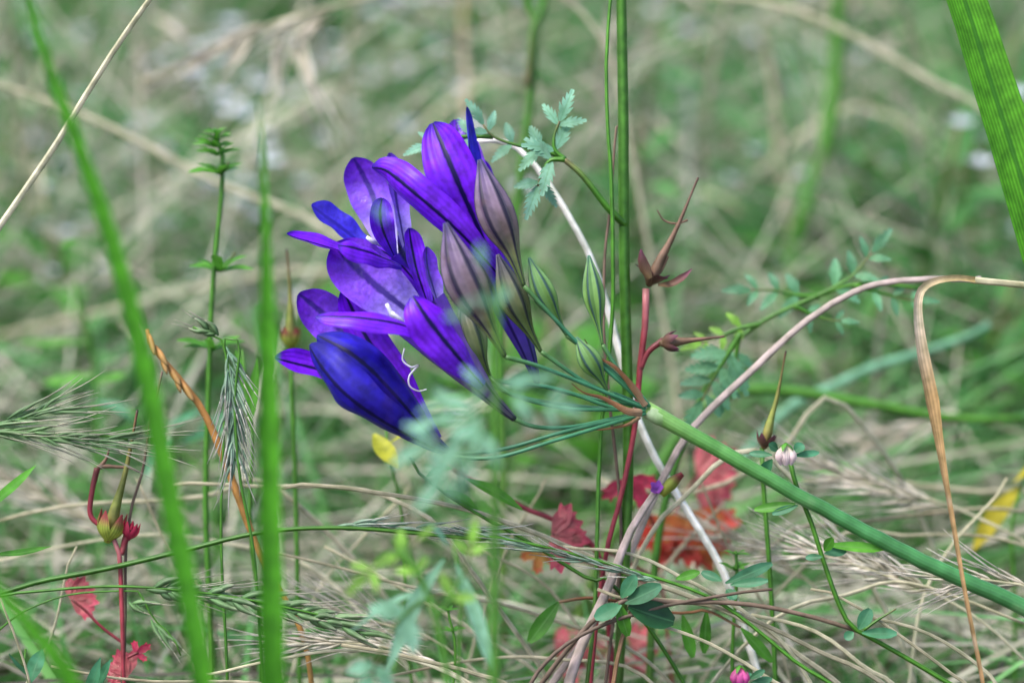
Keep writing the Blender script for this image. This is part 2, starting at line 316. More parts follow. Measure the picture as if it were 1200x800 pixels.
# ------------------------------------------------------------------ grass and straw nobody could count
def project(p):
    r = p - np.array(CAM); d = r @ np.array(FWD)
    k = W / 1200 * d / S
    return 600 + (r @ np.array(RGT)) / k, 400 - (r @ np.array(UPV)) / k, d
def mass(name, label, mat, n, gen, seg=4, cols=1):
    base, tipv, sag, width, face, tint = gen(n)
    n = len(base)
    ts = np.linspace(0, 1, seg + 1); V = []; AL = []; AC = []
    prof = np.interp(ts, [0, 0.3, 1], [0.8, 1.0, 0.12])
    for t, w in zip(ts, prof):
        c = base + tipv * t + sag * (t * t)
        tan = tipv + sag * 2 * t; ac = np.cross(tan, face); ac /= np.linalg.norm(ac, axis=1, keepdims=True) + 1e-9
        for s in (-1, 1): V.append(c + ac * (width * w * 0.5 * s)[:, None]); AL.append(t); AC.append(s)
    K = len(V); V = np.stack(V, 1).reshape(-1, 3)
    q = np.arange(seg) * 2; F = np.stack([q, q + 1, q + 3, q + 2], 1)
    F = (np.arange(n)[:, None, None] * K + F[None]).reshape(-1, 4)
    me = bpy.data.meshes.new(name); me.from_pydata(V.tolist(), [], F.tolist())
    for nm, dat in (('along', np.tile(AL, n)), ('across', np.tile(AC, n)), ('tint', np.repeat(tint, K))):
        me.attributes.new(nm, 'FLOAT', 'POINT').data.foreach_set('value', np.asarray(dat, dtype=np.float32))
    me.polygons.foreach_set('use_smooth', [True] * len(F)); me.materials.append(M[mat]); me.update()
    o = bpy.data.objects.new(name, me); C.objects.link(o); o['kind'] = 'stuff'; o['label'] = label; o['category'] = name.split('_')[-1]
def clear_of_view(pts, dmin=0.79):
    """keep pieces out of the air round the flower: at its depth nothing of the mass rises into the picture"""
    ok = np.ones(len(pts[0]), bool)
    for p in pts:
        px, py, d = project(p)
        lim = np.interp(d, [0.0, 0.60, 0.64, 0.70, 0.735, 0.77, 0.80, 0.84, 0.85], [1200, 1200, 840, 720, 640, 580, 480, 330, -9e3])
        inside = (px > -120) & (px < 1320) & (d > 0.05)
        ok &= ~(inside & (py < lim))
    return ok
def patch(n):
    """random spots: dense where the camera looks, thinner around"""
    a = rng.uniform(0, 1, n); y = np.where(a < 0.75, rng.uniform(0.55, 1.9, n), rng.uniform(-0.4, 5.0, n))
    x = np.where(a < 0.75, rng.uniform(-0.55, 0.55, n), rng.uniform(-2.4, 2.4, n))
    return x, y
def gen_grass(hlo, hhi, lean, wlo, whi):
    def g(n):
        x, y = patch(n); b = np.stack([x, y, ground_z(x, y) - 0.003], 1)
        clump = 0.5 + 0.5 * np.sin(x * 23 + 2 * np.sin(y * 11)) * np.sin(y * 19 + 1.7 * np.sin(x * 14))
        h = rng.uniform(hlo, hhi, n) * (0.55 + 0.6 * clump); az = rng.uniform(0, 2 * np.pi, n); ln = rng.uniform(0.05, lean, n)
        dirh = np.stack([np.cos(az), np.sin(az), np.zeros(n)], 1)
        tip = np.stack([np.zeros(n), np.zeros(n), h], 1) + dirh * (h * ln)[:, None]
        sag = dirh * (h * ln * 1.1)[:, None] - np.stack([np.zeros(n), np.zeros(n), h * ln * 0.45], 1)
        face = np.stack([rng.normal(0, 1, n), rng.normal(-1, 0.6, n), rng.normal(0.3, 0.3, n)], 1)
        keep = clear_of_view([b + tip * t + sag * t * t for t in (0.3, 0.6, 1.0)])
        keep &= rng.uniform(0, 1, n) < 0.35 + 0.65 * clump
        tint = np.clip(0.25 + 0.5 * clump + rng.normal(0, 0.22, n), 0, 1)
        w = rng.uniform(wlo, whi, n)
        return b[keep], tip[keep], sag[keep], w[keep], face[keep], tint[keep]
    return g
def gen_thatch(zmax, llo, lhi, wlo, whi, rise):
    def g(n):
        x, y = patch(n); z = ground_z(x, y) + rng.uniform(0.0, 1, n) ** 1.6 * zmax
        az = rng.uniform(-1.6, 1.6, n) + np.where(rng.uniform(0, 1, n) < 0.5, 0, np.pi); L = rng.uniform(llo, lhi, n)
        tip = np.stack([np.cos(az) * L, np.sin(az) * L * 0.8, rng.normal(0, rise, n) * L], 1)
        b = np.stack([x, y, z], 1) - tip * 0.5
        sag = np.stack([rng.normal(0, 0.18, n) * L, rng.normal(0, 0.18, n) * L, -np.abs(rng.normal(0, 0.12, n)) * L], 1)
        b[:, 2] = np.maximum(b[:, 2], ground_z(b[:, 0], b[:, 1]) + 0.001); e = b + tip + sag
        lift = np.maximum(0, ground_z(e[:, 0], e[:, 1]) + 0.001 - e[:, 2]); tip[:, 2] += lift
        face = np.stack([rng.normal(0, 0.5, n), rng.normal(-0.7, 0.5, n), rng.normal(1, 0.4, n)], 1)
        keep = clear_of_view([b + tip * t + sag * t * t for t in (0, 0.25, 0.5, 0.75, 1.0)], 0.74)
        return b[keep], tip[keep], sag[keep], rng.uniform(wlo, whi, n)[keep], face[keep], np.clip(rng.beta(1.6, 1.6, n), 0, 1)[keep]
    return g
mass('dead_thatch', 'matted tangle of grey-brown dead grass covering the soil', 'dead_mass', 11000, gen_thatch(0.022, 0.03, 0.14, 0.0008, 0.0026, 0.12))
mass('dry_thatch', 'loose pale straw tangled above the soil', 'straw_mass', 2400, gen_thatch(0.06, 0.06, 0.22, 0.0006, 0.0018, 0.6), seg=6)
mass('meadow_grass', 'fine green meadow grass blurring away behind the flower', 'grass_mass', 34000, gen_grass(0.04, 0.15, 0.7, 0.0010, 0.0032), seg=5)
mass('tall_dry_grass', 'thin standing dry grass among the green', 'straw_mass', 2500, gen_grass(0.06, 0.20, 0.9, 0.0007, 0.0022), seg=5)

def patch_near(n):
    return rng.uniform(-0.2, 0.2, n), rng.uniform(0.60, 0.98, n)
patch_far = patch; patch = patch_near
mass('fallen_straw', 'crisp pale straw and dead stems lying thickly at the foot of the plants', 'straw_mass', 1500, gen_thatch(0.07, 0.10, 0.30, 0.0005, 0.0014, 0.5), seg=9)
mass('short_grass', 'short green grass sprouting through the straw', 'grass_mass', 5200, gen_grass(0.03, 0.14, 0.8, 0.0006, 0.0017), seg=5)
patch = patch_far
# ------------------------------------------------------------------ the blue flower plant
HUB = (760, 481, 0)
scape_pts = PP([(757, 479), (800, 503), (860, 537), (950, 588), (1080, 657), (1200, 712), (1330, 790, 2), (1480, 930, 5)])
scape_pts = to_ground(scape_pts, 0.5)
FP = thing('blue_flower_plant', 'leaning wild flower with violet-blue funnel flowers and striped buds on a thick green stem', 'flower', scape_pts[-1])
mb = MB(); mb.tube(scape_pts, [PX(9.5), PX(8.5), PX(9), PX(10), PX(10.5), PX(11), PX(11), PX(11)], seg=16, n=70, jitter=0.00005); obj('stem', mb, 'scape', FP)
mb = MB(); mb.tube(PP([(749, 474), (757, 479), (768, 486), (784, 494)]), [PX(5), PX(9.2), PX(10), PX(9.6), PX(9)], seg=16, n=14); obj('node', mb, 'scape_node', FP)
def pedicel(pts, w=4.6, sag=0):
    mb = MB(); mb.tube(PP([(764, 482, 0)] + pts), [PX(w * 0.55), PX(w * 0.5), PX(w * 0.5), PX(w * 0.62)], seg=8, n=26); return obj('pedicel', mb, 'pedicel', FP)
def bract(pts, w):
    mb = MB(); mb.ribbon(PP(pts), [PX(w), PX(w * 0.95), PX(w * 0.6), PX(w * 0.45), PX(w * 0.2), PX(1)], FACE(0.2, 0.5, 1), cup=-0.4, n=18); obj('bract', mb, 'bract', FP)
bract([(758, 474, -2), (745, 456, -3), (722, 430, -4), (703, 419, -4), (690, 405, -5), (685, 397, -6)], 10)
bract([(752, 482, -5), (735, 480, -7), (708, 466, -8), (685, 460, -9), (670, 449, -9)], 11)
bract([(750, 488, -3), (735, 497, -4), (705, 503, -4), (680, 503, -4)], 5)

def bud(pts, w, mat, stalk, squash=0.9, tint=0.5, rot=0):
    """striped spindle bud: six flattened lobes round an axis, closed to a point"""
    mb = MB(); c = PP(pts)
    prof = [0.12, 0.18, 0.25, 0.34, 0.48, 0.66, 0.84, 0.96, 1.0, 0.96, 0.86, 0.70, 0.50, 0.30, 0.12]
    mb.tube(c, [PX(w * 0.43 * k) for k in prof], seg=48, n=44, ridge=0.13, ridges=6, squash=squash, tint=tint)
    obj('bud', mb, mat, FP); pedicel(stalk + [pts[0]])
# base first, tip last
bud([(614, 335, -8), (598, 290, -8), (578, 242, -9), (562, 187, -8)], 46, 'bud_purple', [(735, 455, -2), (680, 405, -5)])
bud([(592, 418, -14), (566, 370, -15), (540, 318, -16), (522, 261, -15)], 50, 'bud_purple', [(715, 462, -6), (640, 432, -11)])
bud([(634, 412, -2), (615, 378, -3), (600, 345, -4), (583, 298, -4)], 36, 'bud_mixed', [(730, 465, 0), (690, 450, -1)])
bud([(664, 393, -4), (648, 364, -5), (634, 337, -6), (620, 302, -6)], 29, 'bud_green', [(742, 458, -2), (706, 425, -3)])
bud([(706, 404, -3), (700, 372, -3), (695, 340, -3), (690, 299, -3)], 27, 'bud_green', [(755, 468, -2), (728, 438, -3)])
bud([(712, 458, -3), (702, 440, -4), (690, 420, -5), (675, 395, -5)], 28, 'bud_green', [(745, 475, -2), (728, 470, -3)])
bud([(576, 446, -4), (563, 420, -5), (552, 392, -5), (540, 352, -4)], 36, 'bud_mixed', [(720, 478, -2), (650, 455, -3)])
# small extra buds low in the cluster
LOBE = [(0.30 + 0.73 * math.sin(min(1, f / 0.68) * math.pi / 2) ** 1.2) * (1 if f < 0.68 else max(0.03, 1 - ((f - 0.68) / 0.32) ** 2.6) ** 0.62) for f in [i / 40 for i in range(41)]]
def flower(tube, tube_mat, tepals, stalk, label=None, stamens=()):
    """funnel flower: a flaring six-veined tube from which six separate lobes open"""
    mb = MB(); mb.tube(PP([t[:3] for t in tube]), [PX(t[3]) for t in tube], seg=36, n=30, ridge=0.04, ridges=6)
    mb.f.pop()                       # open mouth
    fl = obj('flower', mb, tube_mat, FP, label)
    for pts, w, face, cup, mat, tint in tepals:
        mb = MB()
        mb.ribbon(PP(pts), [PX(w * k) for k in LOBE], FACE(*face), cols=12, n=44, cup=cup * 1.5, tint=tint, wave=0.05)
        obj('tepal', mb, mat, fl)
    for pts in stamens:
        mb = MB(); mb.tube(PP(pts), [PX(1.6), PX(2.2), PX(3), PX(2)], seg=8, n=10); obj('stamen', mb, 'anther', fl)
    pedicel(stalk + [tube[0][:3]])
T, TI, TD = 'tepal', 'tepal_inner', 'tepal_dark'
# upper flower seen from the side
flower([(630, 449, 6, 3.5), (619, 415, 6, 10), (603, 375, 7, 17), (587, 335, 8, 22), (570, 295, 8, 27)], 'flower_tube', [
    ([(592, 335, 2), (553, 252, -2), (528, 195, -4), (507, 144, 0)], 58, (-0.3, 0.15, 1), 0.10, T, 0.62),
    ([(596, 335, 0), (543, 275, -5), (488, 226, -6), (455, 200, -2), (436, 196, 0)], 40, (-0.25, -0.35, 1), -0.18, T, 0.45),
    ([(580, 310, 6), (561, 235, 4), (554, 190, 6), (547, 125, 10)], 28, (1, 0.1, 0.45), 0.15, TD, 0.9),
    ([(580, 310, 14), (556, 220, 13), (540, 170, 14), (534, 140, 16)], 42, (0.1, 0, 1), 0.1, TI, 0.8),
    ([(585, 320, 16), (540, 235, 20), (518, 190, 22), (510, 160, 22)], 50, (-0.2, 0, 1), 0.1, TI, 0.3),
    ([(585, 315, 12), (575, 245, 14), (566, 205, 16), (562, 185, 16)], 30, (0.6, 0, 0.8), 0.1, T, 0.3)],
    [(740, 474, 3), (690, 466, 5), (650, 456, 6)])
# left flower, open towards us
flower([(560, 440, 12, 6), (530, 400, 12, 12), (500, 355, 10, 20), (470, 318, 8, 26), (452, 295, 6, 30)], 'flower_tube', [
    ([(462, 305, 8), (443, 248, 10), (428, 212, 11), (414, 185, 10)], 50, (-0.15, -0.35, 1), 0.12, TI, 0.6),
    ([(478, 305, 6), (470, 258, 6), (464, 220, 8), (457, 179, 10)], 30, (0.65, -0.2, 0.7), 0.16, TI, 0.55),
    ([(446, 300, 4), (413, 275, 2), (388, 256, 1), (365, 240, 0)], 36, (0.35, 0.75, 0.8), 0.12, 'tepal_blue', 0.6),
    ([(440, 305, 2), (395, 291, -2), (365, 282, -3), (336, 274, -4)], 21, (0.15, 0.8, 0.6), 0.2, T, 0.55),
    ([(462, 300, -1), (450, 272, -5), (446, 252, -6), (448, 232, -5)], 28, (0.3, -0.3, 1), 0.15, T, 0.15),
    ([(470, 312, -2), (440, 300, -8), (415, 292, -11), (396, 288, -12)], 30, (0.1, 0.7, 0.9), -0.15, T, 0.3)],
    [(730, 480, 5), (660, 474, 8), (600, 462, 10)], stamens=[[(450, 285, 0), (444, 274, -3), (440, 270, -4)], [(446, 288, 0), (436, 282, -3), (430, 278, -3)]])
# middle flower
flower([(603, 491, -4, 3.5), (580, 470, -5, 9), (553, 440, -6, 18), (523, 404, -6, 27), (492, 366, -6, 35)], 'tube_pale', [
    ([(508, 388, 0), (468, 356, -1), (430, 325, -1), (391, 286, 0)], 66, (-0.1, 0.2, 1), 0.14, TI, 0.75),
    ([(505, 352, 3), (462, 305, 3), (426, 290, 2), (390, 289, 1)], 34, (0, 0.8, 0.7), -0.15, T, 0.25),
    ([(505, 365, 0), (492, 325, 0), (485, 295, 1), (480, 267, 2)], 30, (0.6, -0.1, 0.8), 0.15, T, 0.6),
    ([(520, 378, -2), (510, 340, -2), (503, 315, -1), (500, 289, 0)], 26, (0.75, 0, 0.6), 0.15, TI, 0.6),
    ([(535, 418, -8), (480, 385, -15), (425, 374, -17), (370, 371, -15)], 30, (-0.1, 0.75, 0.75), -0.12, T, 0.5),
    ([(566, 452, -11), (530, 412, -16), (500, 374, -18), (483, 347, -17)], 48, (0.25, 0.25, 1), -0.16, T, 0.65)],
    [(730, 488, 0), (670, 500, -2), (628, 500, -3)],
    stamens=[[(478, 385, -8), (462, 372, -11), (453, 356, -12)], [(482, 388, -9), (470, 376, -12), (459, 366, -13)]])
# low flower with a closed dark front
flower([(530, 532, 0, 3.5), (508, 519, 0, 11), (485, 500, 0, 19), (462, 478, 0, 25), (440, 455, 0, 30)], 'flower_tube', [
    ([(512, 520, -4), (458, 458, -9), (418, 420, -11), (372, 393, -6)], 50, (-0.05, 0.25, 1), -0.22, TD, 0.65),
    ([(508, 524, -4), (446, 488, -11), (400, 452, -12), (363, 404, -6)], 54, (-0.4, -0.45, 1), -0.22, TD, 0.35),
    ([(462, 458, 6), (415, 403, 7), (378, 367, 7), (350, 344, 6)], 52, (-0.1, 0.1, 1), 0.14, TI, 0.6),
    ([(455, 465, 2), (400, 440, 0), (362, 428, -1), (322, 419, -3)], 34, (0.05, 0.6, 0.85), 0.15, T, 0.55),
    ([(512, 515, 3), (462, 440, 2), (430, 395, 2), (402, 339, 4)], 44, (0.2, 0.15, 1), 0.1, T, 0.5),
    ([(470, 470, 12), (430, 420, 14), (405, 385, 15), (385, 365, 15)], 46, (0, 0, 1), 0.1, T, 0.3)],
    [(735, 489, -2), (660, 506, -4), (590, 526, -3)])
pedicel([(730, 492, -4), (650, 516, -8), (580, 536, -8), (520, 534, -4)], 4.4)
pedicel([(730, 480, -4), (660, 478, -6), (600, 462, -7), (572, 440, -4)], 4.4)

# ------------------------------------------------------------------ green blades standing in front
def blade(pts, w, mm, label, mat='blade', cup=0.22, face=(0.15, 0.1, 1), root=True, tip=0.15, name='tall_grass', twist=0.0, tint=None, group=None):
    c = PP(pts, mm)
    if root: c = to_ground(c, 0.3)
    mb = MB(); ws = [PX(w * tip, mm), PX(w * 0.75, mm), PX(w, mm), PX(w, mm), PX(w * 1.02, mm), PX(w * 0.9, mm)]
    mb.ribbon(c, ws, FACE(*face), n=36, cup=cup, cols=6, tint=random.random() if tint is None else tint, twist=twist)
    return tag(obj(name, mb, mat, at=c[-1]), label, 'grass', group)
blade([(10, -120), (38, 20), (80, 140), (125, 265), (165, 410), (198, 580), (225, 720), (240, 830)], 26, -110, 'long bright green grass blade slanting past a pale straw', tint=0.6)
blade([(303, 118), (309, 200), (312, 330), (315, 480), (317, 640), (320, 830)], 29, -95, 'upright bright green grass blade with a pointed tip beside the violet petals', tint=0.6, tip=0.06)
blade([(-70, 600), (-15, 675), (35, 735), (95, 830)], 30, -125, 'short thick green blade leaning at the lowest corner under the red stems', tint=0.55)
blade([(1000, -420), (1060, -200), (1128, -10), (1160, 90), (1192, 190), (1230, 320), (1280, 520), (1330, 800)], 60, -6, 'broad fresh green grass blade with a sharp midrib', 'blade_broad', cup=0.16, tint=0.6, tip=0.04)

# ------------------------------------------------------------------ stems
def stalk(pts, w, mm, label, mat, name='grass_stalk', cat='grass', root=True, group=None, tint=None, taper=0.7, seg=8, ends=False):
    c = PP(pts, mm)
    if root: c = to_ground(c, 0.4)
    mb = MB(); r = PX(w, mm) * 0.5
    mb.tube(c, [r * taper, r * 0.95, r, r, r], seg=seg, n=max(16, len(c) * 6), tint=random.random() if tint is None else tint, jitter=r * 0.06, wob=0.006)
    return tag(obj(name, mb, mat, at=c[-1]), label, cat, group)
def lobed(mb, a, b, w, face, lobes=3, tint=0.5, wide=1.0):
    """a cut leaflet: a midrib strip with pairs of narrow pointed lobes"""
    a, b = Vector(a), Vector(b); ax = b - a; L = ax.length; sd = ax.normalized().cross(face).normalized()
    n = 3 * (lobes + 2) + 1; c = smooth([a, a + ax * 0.5 + face * L * 0.07, b], n); rows = []
    for i, p in enumerate(c):
        f = i / (n - 1); env = min(1, f * 3.5) ** 0.7 * max(0.02, (1 - f)) ** 0.55 * 1.15; tooth = (0.42, 0.8, 1.1)[i % 3] if 0 < i < n - 1 else 0.3
        hw = w * 0.30 * env * tooth * wide; fw = ax.normalized() * hw * (0.9 if i % 3 == 2 else 0.4)
        rows.append([mb.vert(p - sd * hw + fw + face * hw * 0.25, f, -1, tint), mb.vert(p, f, 0, tint), mb.vert(p + sd * hw + fw + face * hw * 0.25, f, 1, tint)])
    for r0, r1 in zip(rows, rows[1:]):
        for k in range(2): mb.f.append((r0[k], r0[k + 1], r1[k + 1], r1[k]))
def fern_leaf(parent, pts, pairs, size, mm, mat='fern', stemmat='stalk_green', face=(0.1, 0.4, 1), lobes=3, w=3.5, wide=1.0):
    """twice-cut leaf: a rachis (leaf_stalk) with opposite leaflets and one at the end"""
    c = PP(pts, mm); F = FACE(*face)
    mb = MB(); mb.tube(c, [PX(w), PX(w * 0.6), PX(w * 0.35)], seg=6, n=18); lf = obj('leaf', mb, stemmat, parent)
    cc = smooth(c, 41)
    for k in range(pairs):
        f = 0.3 + 0.62 * k / max(1, pairs - 1); i = int(f * 40); p = cc[i]; t = (cc[min(40, i + 1)] - cc[i - 1]).normalized()
        sd = t.cross(F).normalized(); s_ = PX(size, mm) * (1 - 0.45 * (k / max(1, pairs)))
        for s in (-1, 1):
            q = p + (sd * s * 0.85 + t * 0.55).normalized() * s_ * random.uniform(0.85, 1.1) + F * random.uniform(-0.25, 0.2) * s_
            m2 = MB(); lobed(m2, p, q, s_ * 0.80, (F + sd * s * random.uniform(-0.3, 0.3)).normalized(), lobes, random.random(), wide); obj('leaflet', m2, mat, lf)
    m2 = MB(); e = cc[40]; t = (cc[40] - cc[36]).normalized(); lobed(m2, e - t * PX(2), e + t * PX(size * 1.0, mm), PX(size * 0.75, mm), F, lobes, random.random(), wide); obj('leaflet', m2, mat, lf)
    return lf

# tall dark green stem with ferny side branch, just behind the cluster
c = to_ground(PP([(728, -120, 12), (729, 0, 12), (731, 130, 12), (733, 265, 13), (735, 420, 14), (734, 560, 16), (728, 720, 18), (722, 830, 20)]))
CP = thing('ferny_herb', 'upright green herb stem with a side branch of cut ferny leaves behind the flower', 'plant', c[-1])
mb = MB(); mb.tube(c, [PX(6), PX(6.4), PX(6.6), PX(6.6), PX(6.2), PX(5.5)], seg=10, n=60, tint=0.45, wob=0.0012); obj('stem', mb, 'stalk_green', CP)
mb = MB(); mb.tube(PP([(733, 264, 13), (712, 243, 11), (683, 206, 10), (660, 186, 10)]), [PX(5), PX(4.2), PX(4), PX(3.4)], seg=8, n=18, tint=0.8); br = obj('branch', mb, 'stalk_green', CP)
fern_leaf(CP, [(662, 187), (640, 177), (605, 170), (578, 160), (566, 146)], 3, 36, 12, 'fern_pale', lobes=4)
fern_leaf(CP, [(578, 160), (545, 160), (520, 162), (500, 170)], 3, 30, 14, 'fern_pale', lobes=4)
fern_leaf(CP, [(662, 187), (650, 175), (650, 158), (656, 142)], 2, 40, 10, 'fern_pale', lobes=3)
fern_leaf(CP, [(662, 187), (645, 188), (636, 202), (630, 218)], 2, 42, 8, 'fern_pale', lobes=4)
stalk([(724, -100), (722, 60), (719, 200), (712, 300), (708, 400), (700, 520), (693, 660), (688, 820)], 5, 10, 'thin pale green stem running close beside the ferny herb stem', 'stalk_green', tint=0.9)
stalk([(735, 138), (722, 235), (708, 300), (704, 380), (712, 470), (720, 600), (716, 820)], 4, 15, 'very thin brown stem crossing the ferny herb stem', 'straw_dark')
stalk([(596, -60), (612, 0), (624, 32), (618, 110), (606, 200), (596, 320), (590, 470), (588, 820)], 12, 125, 'soft-focus green stem forking above the ferny leaves', 'stalk_green', tint=0.5)
stalk([(655, -60), (636, 10), (624, 36), (619, 100)], 9, 122, 'upper fork of the soft-focus green stem', 'stalk_green', root=False, tint=0.4)

# ------------------------------------------------------------------ soft pale-green ferny plant in front of the flower
c = to_ground(PP([(586, 330), (584, 390), (582, 470), (580, 620), (580, 830)], -105))
FF = thing('ferny_seedling', 'blurred pale green ferny plant standing in front of the low blue flower', 'plant', c[-1])
mb = MB(); mb.tube(c, [PX(2), PX(5), PX(6), PX(6), PX(6)], seg=8, n=30, tint=0.7); obj('stem', mb, 'stalk_green', FF)
for a, b, c_, n_, sz, mm in [((582, 470), (545, 492), (500, 520), 2, 50, -118), ((582, 462), (610, 462), (648, 474), 2, 40, -112), ((580, 480), (555, 520), (515, 566), 3, 44, -126), ((583, 450), (555, 455), (520, 470), 2, 34, -116)]:
    fern_leaf(FF, [a, b, c_], n_, sz, mm, 'fern_pale', lobes=2, w=2.0, wide=0.85)
for (a, b, w) in [((545, 500), (498, 592), 17), ((560, 490), (478, 500), 13), ((530, 530), (545, 585), 13), ((585, 452), (650, 442), 13)]:
    p, q = P(*a, -112), P(*b, -112 + random.uniform(-14, 14)); x = PX(w, -112); mb = MB()
    mb.ribbon([p, p.lerp(q, 0.5) + UPV * x * 0.25, q], [x * 0.2, x * 0.8, x, x * 0.8, x * 0.1], FACE(random.uniform(-0.4, 0.4), 0.4, 1), n=12, cols=4, cup=0.15, tint=random.random()); obj('leaf', mb, 'fern_pale', FF)
fern_leaf(FF, [(584, 380), (575, 345), (570, 330), (566, 312)], 1, 26, -130, 'fern_pale', lobes=2, wide=1.2)
fern_leaf(FF, [(583, 420), (520, 345), (470, 290), (450, 258)], 1, 22, -130, 'fern_pale', lobes=2, w=0.7, wide=1.2)
c = to_ground(PP([(470, 640), (500, 690), (520, 760), (528, 850)], -85))
F2 = thing('ferny_seedling', 'lime green cut-leaved seedling low among the pale straws', 'plant', c[-1])
mb = MB(); mb.tube(c, [PX(3), PX(4), PX(4.5)], seg=8, n=24, tint=0.8); obj('stem', mb, 'stalk_green', F2)
fern_leaf(F2, [(485, 665), (465, 648), (450, 652), (430, 672)], 2, 36, -80, 'fern_lime', lobes=3, wide=1.0)
fern_leaf(F2, [(498, 690), (480, 650), (482, 640), (490, 632)], 1, 26, -80, 'fern_lime', lobes=3, wide=1.0)
fern_leaf(F2, [(505, 700), (480, 715), (455, 745), (435, 790)], 2, 44, -75, 'fern_pale', lobes=2, wide=1.4)
fern_leaf(F2, [(512, 725), (535, 690), (548, 660), (552, 640)], 2, 34, -80, 'fern_lime', lobes=3, wide=1.0)

# ferny leaf at the back right
c = to_ground(PP([(1080, 338), (1010, 332), (950, 350), (880, 385), (840, 430), (800, 520), (770, 640), (760, 830)], 45))
F3 = thing('ferny_herb', 'sprawling herb with feathery cut leaves under the arching mauve straw', 'plant', c[-1])
mb = MB(); mb.tube(c, [PX(2), PX(3), PX(4.5), PX(5), PX(5), PX(4)], seg=8, n=44, tint=0.6); obj('stem', mb, 'stalk_green', F3)
fern_leaf(F3, [(955, 348), (975, 338), (1000, 322), (1022, 296)], 3, 36, 45, 'fern', lobes=3)
fern_leaf(F3, [(960, 348), (930, 345), (905, 340), (880, 340)], 3, 34, 48, 'fern', lobes=3)
fern_leaf(F3, [(1000, 334), (1030, 342), (1055, 350), (1075, 352)], 3, 26, 45, 'fern', lobes=3)
fern_leaf(F3, [(930, 358), (950, 368), (968, 374), (985, 376)], 2, 22, 42, 'fern', lobes=2)
fern_leaf(F3, [(868, 390), (850, 420), (835, 445), (822, 470)], 4, 50, 34, 'fern', lobes=4)
fern_leaf(F3, [(866, 392), (862, 420), (858, 440), (852, 460)], 3, 30, 38, 'fern', lobes=3)
fern_leaf(F3, [(890, 380), (865, 385), (840, 396), (822, 402)], 3, 26, 40, 'fern_lime', lobes=3)

# ------------------------------------------------------------------ cleavers with whorled leaves
def whorls(label, pts, spots, mm, w=6, mat='leaf_green'):
    c = to_ground(PP(pts, mm)); t = thing('whorled_herb', label, 'plant', c[-1])
    mb = MB(); mb.tube(c, [PX(w * 0.4), PX(w * 0.5), PX(w * 0.55), PX(w * 0.55)], seg=6, n=40, tint=0.7, wob=0.004); obj('stem', mb, 'stalk_green', t)
    for (px, py, L, k) in spots:
        o = P(px, py, mm)
        for j in range(k):
            a = 2 * math.pi * j / k + random.uniform(-0.3, 0.3); up = random.uniform(0.05, 0.5)
            d = RGT * math.cos(a) - FWD * math.sin(a) * 0.9 + UPV * up; l = PX(L, mm) * random.uniform(0.75, 1.1)
            e = o + d.normalized() * l; md = o + d.normalized() * l * 0.5 + UPV * l * 0.08
            mb = MB(); mb.ribbon([o, md, e], [l * 0.14, l * 0.26, l * 0.28, l * 0.04], (UPV + d * -0.3 - FWD * 0.6).normalized(), n=7, cols=2, cup=0.15, tint=random.random()); obj('leaf', mb, mat, t)
    return t
t_ = whorls('slender green stem with star-shaped whorls of tiny leaves at its tip', [(252, 158), (256, 180), (259, 240), (254, 330), (248, 430), (244, 560), (240, 830)],
       [(252, 156, 18, 8), (252, 164, 24, 9), (253, 173, 28, 9), (254, 182, 30, 8), (257, 204, 40, 9), (258, 318, 42, 8), (249, 410, 44, 8)], 38, 7)
for a, b in (((258, 318), (276, 296)), ((258, 206), (268, 190))):
    mb = MB(); mb.tube(PP([a, b], 38), [PX(2), PX(1.5)], seg=6, n=6); obj('branch', mb, 'stalk_green', t_)
whorls('small leafy green sprig with whorled leaves beside the blue-green trefoil leaves', [(862, 645), (861, 680), (858, 740), (856, 830)], [(862, 650, 18, 6), (861, 668, 24, 6)], 20, 5)
whorls('thin sprig with tiny whorled leaves rising from the thatch below the lime seedling', [(525, 715), (536, 760), (530, 830)], [(525, 716, 16, 6), (530, 740, 16, 5)], 15, 4)

# ------------------------------------------------------------------ storksbill fruits on red stems
def fruit(parent, base, tip, blobs, sep, mats, mm, w=13, curl=None):
    """calyx of five sepals round swollen carpels that narrow to a long beak"""
    b, e = P(*base, mm), P(*tip, mm); ax = (e - b); L = ax.length; u = ax.normalized()
    mb = MB(); mid = b + ax * 0.55 + RGT * L * 0.015
    mb.tube([b, b + ax * 0.12, b + ax * 0.25, mid, e], [PX(w * 0.3, mm), PX(w * 0.52, mm), PX(w * 0.34, mm), PX(w * 0.22, mm), PX(w * 0.17, mm), PX(w * 0.1, mm), PX(w * 0.11, mm)], seg=10, n=30, ridge=0.12, ridges=5)
    fr = obj('fruit', mb, mats[0], parent)
    s1 = u.cross(-FWD).normalized(); s2 = u.cross(s1)
    for k in range(5):
        a = 2 * math.pi * k / 5 + 0.4; r = s1 * math.cos(a) + s2 * math.sin(a); q = PX(sep, mm)
        sp = random.uniform(0.5, 1.0) * blobs
        mb = MB(); mb.ribbon([b - u * q * 0.05, b + r * q * 0.38 + u * q * 0.35, b + r * q * (0.36 + 0.3 * sp) + u * q * (0.95 - 0.3 * sp)], [q * 0.2, q * 0.46, q * 0.4, q * 0.05], r, n=9, cols=4, cup=-0.25, tint=random.random()); obj('sepal', mb, mats[1], fr)
    return fr
c = to_ground(PP([(757, 338), (756, 380), (750, 430), (744, 500), (728, 580), (712, 640), (700, 720), (690, 830)], 14))
RB = thing('storksbill', 'red-stemmed storksbill with two brown beaked seed pods beside the green stem', 'plant', c[-1])
mb = MB(); mb.tube(c, [PX(4.4), PX(3.2), PX(2.8), PX(2.6), PX(2.4), PX(2.4)], seg=8, n=40); obj('stem', mb, 'stem_red', RB)
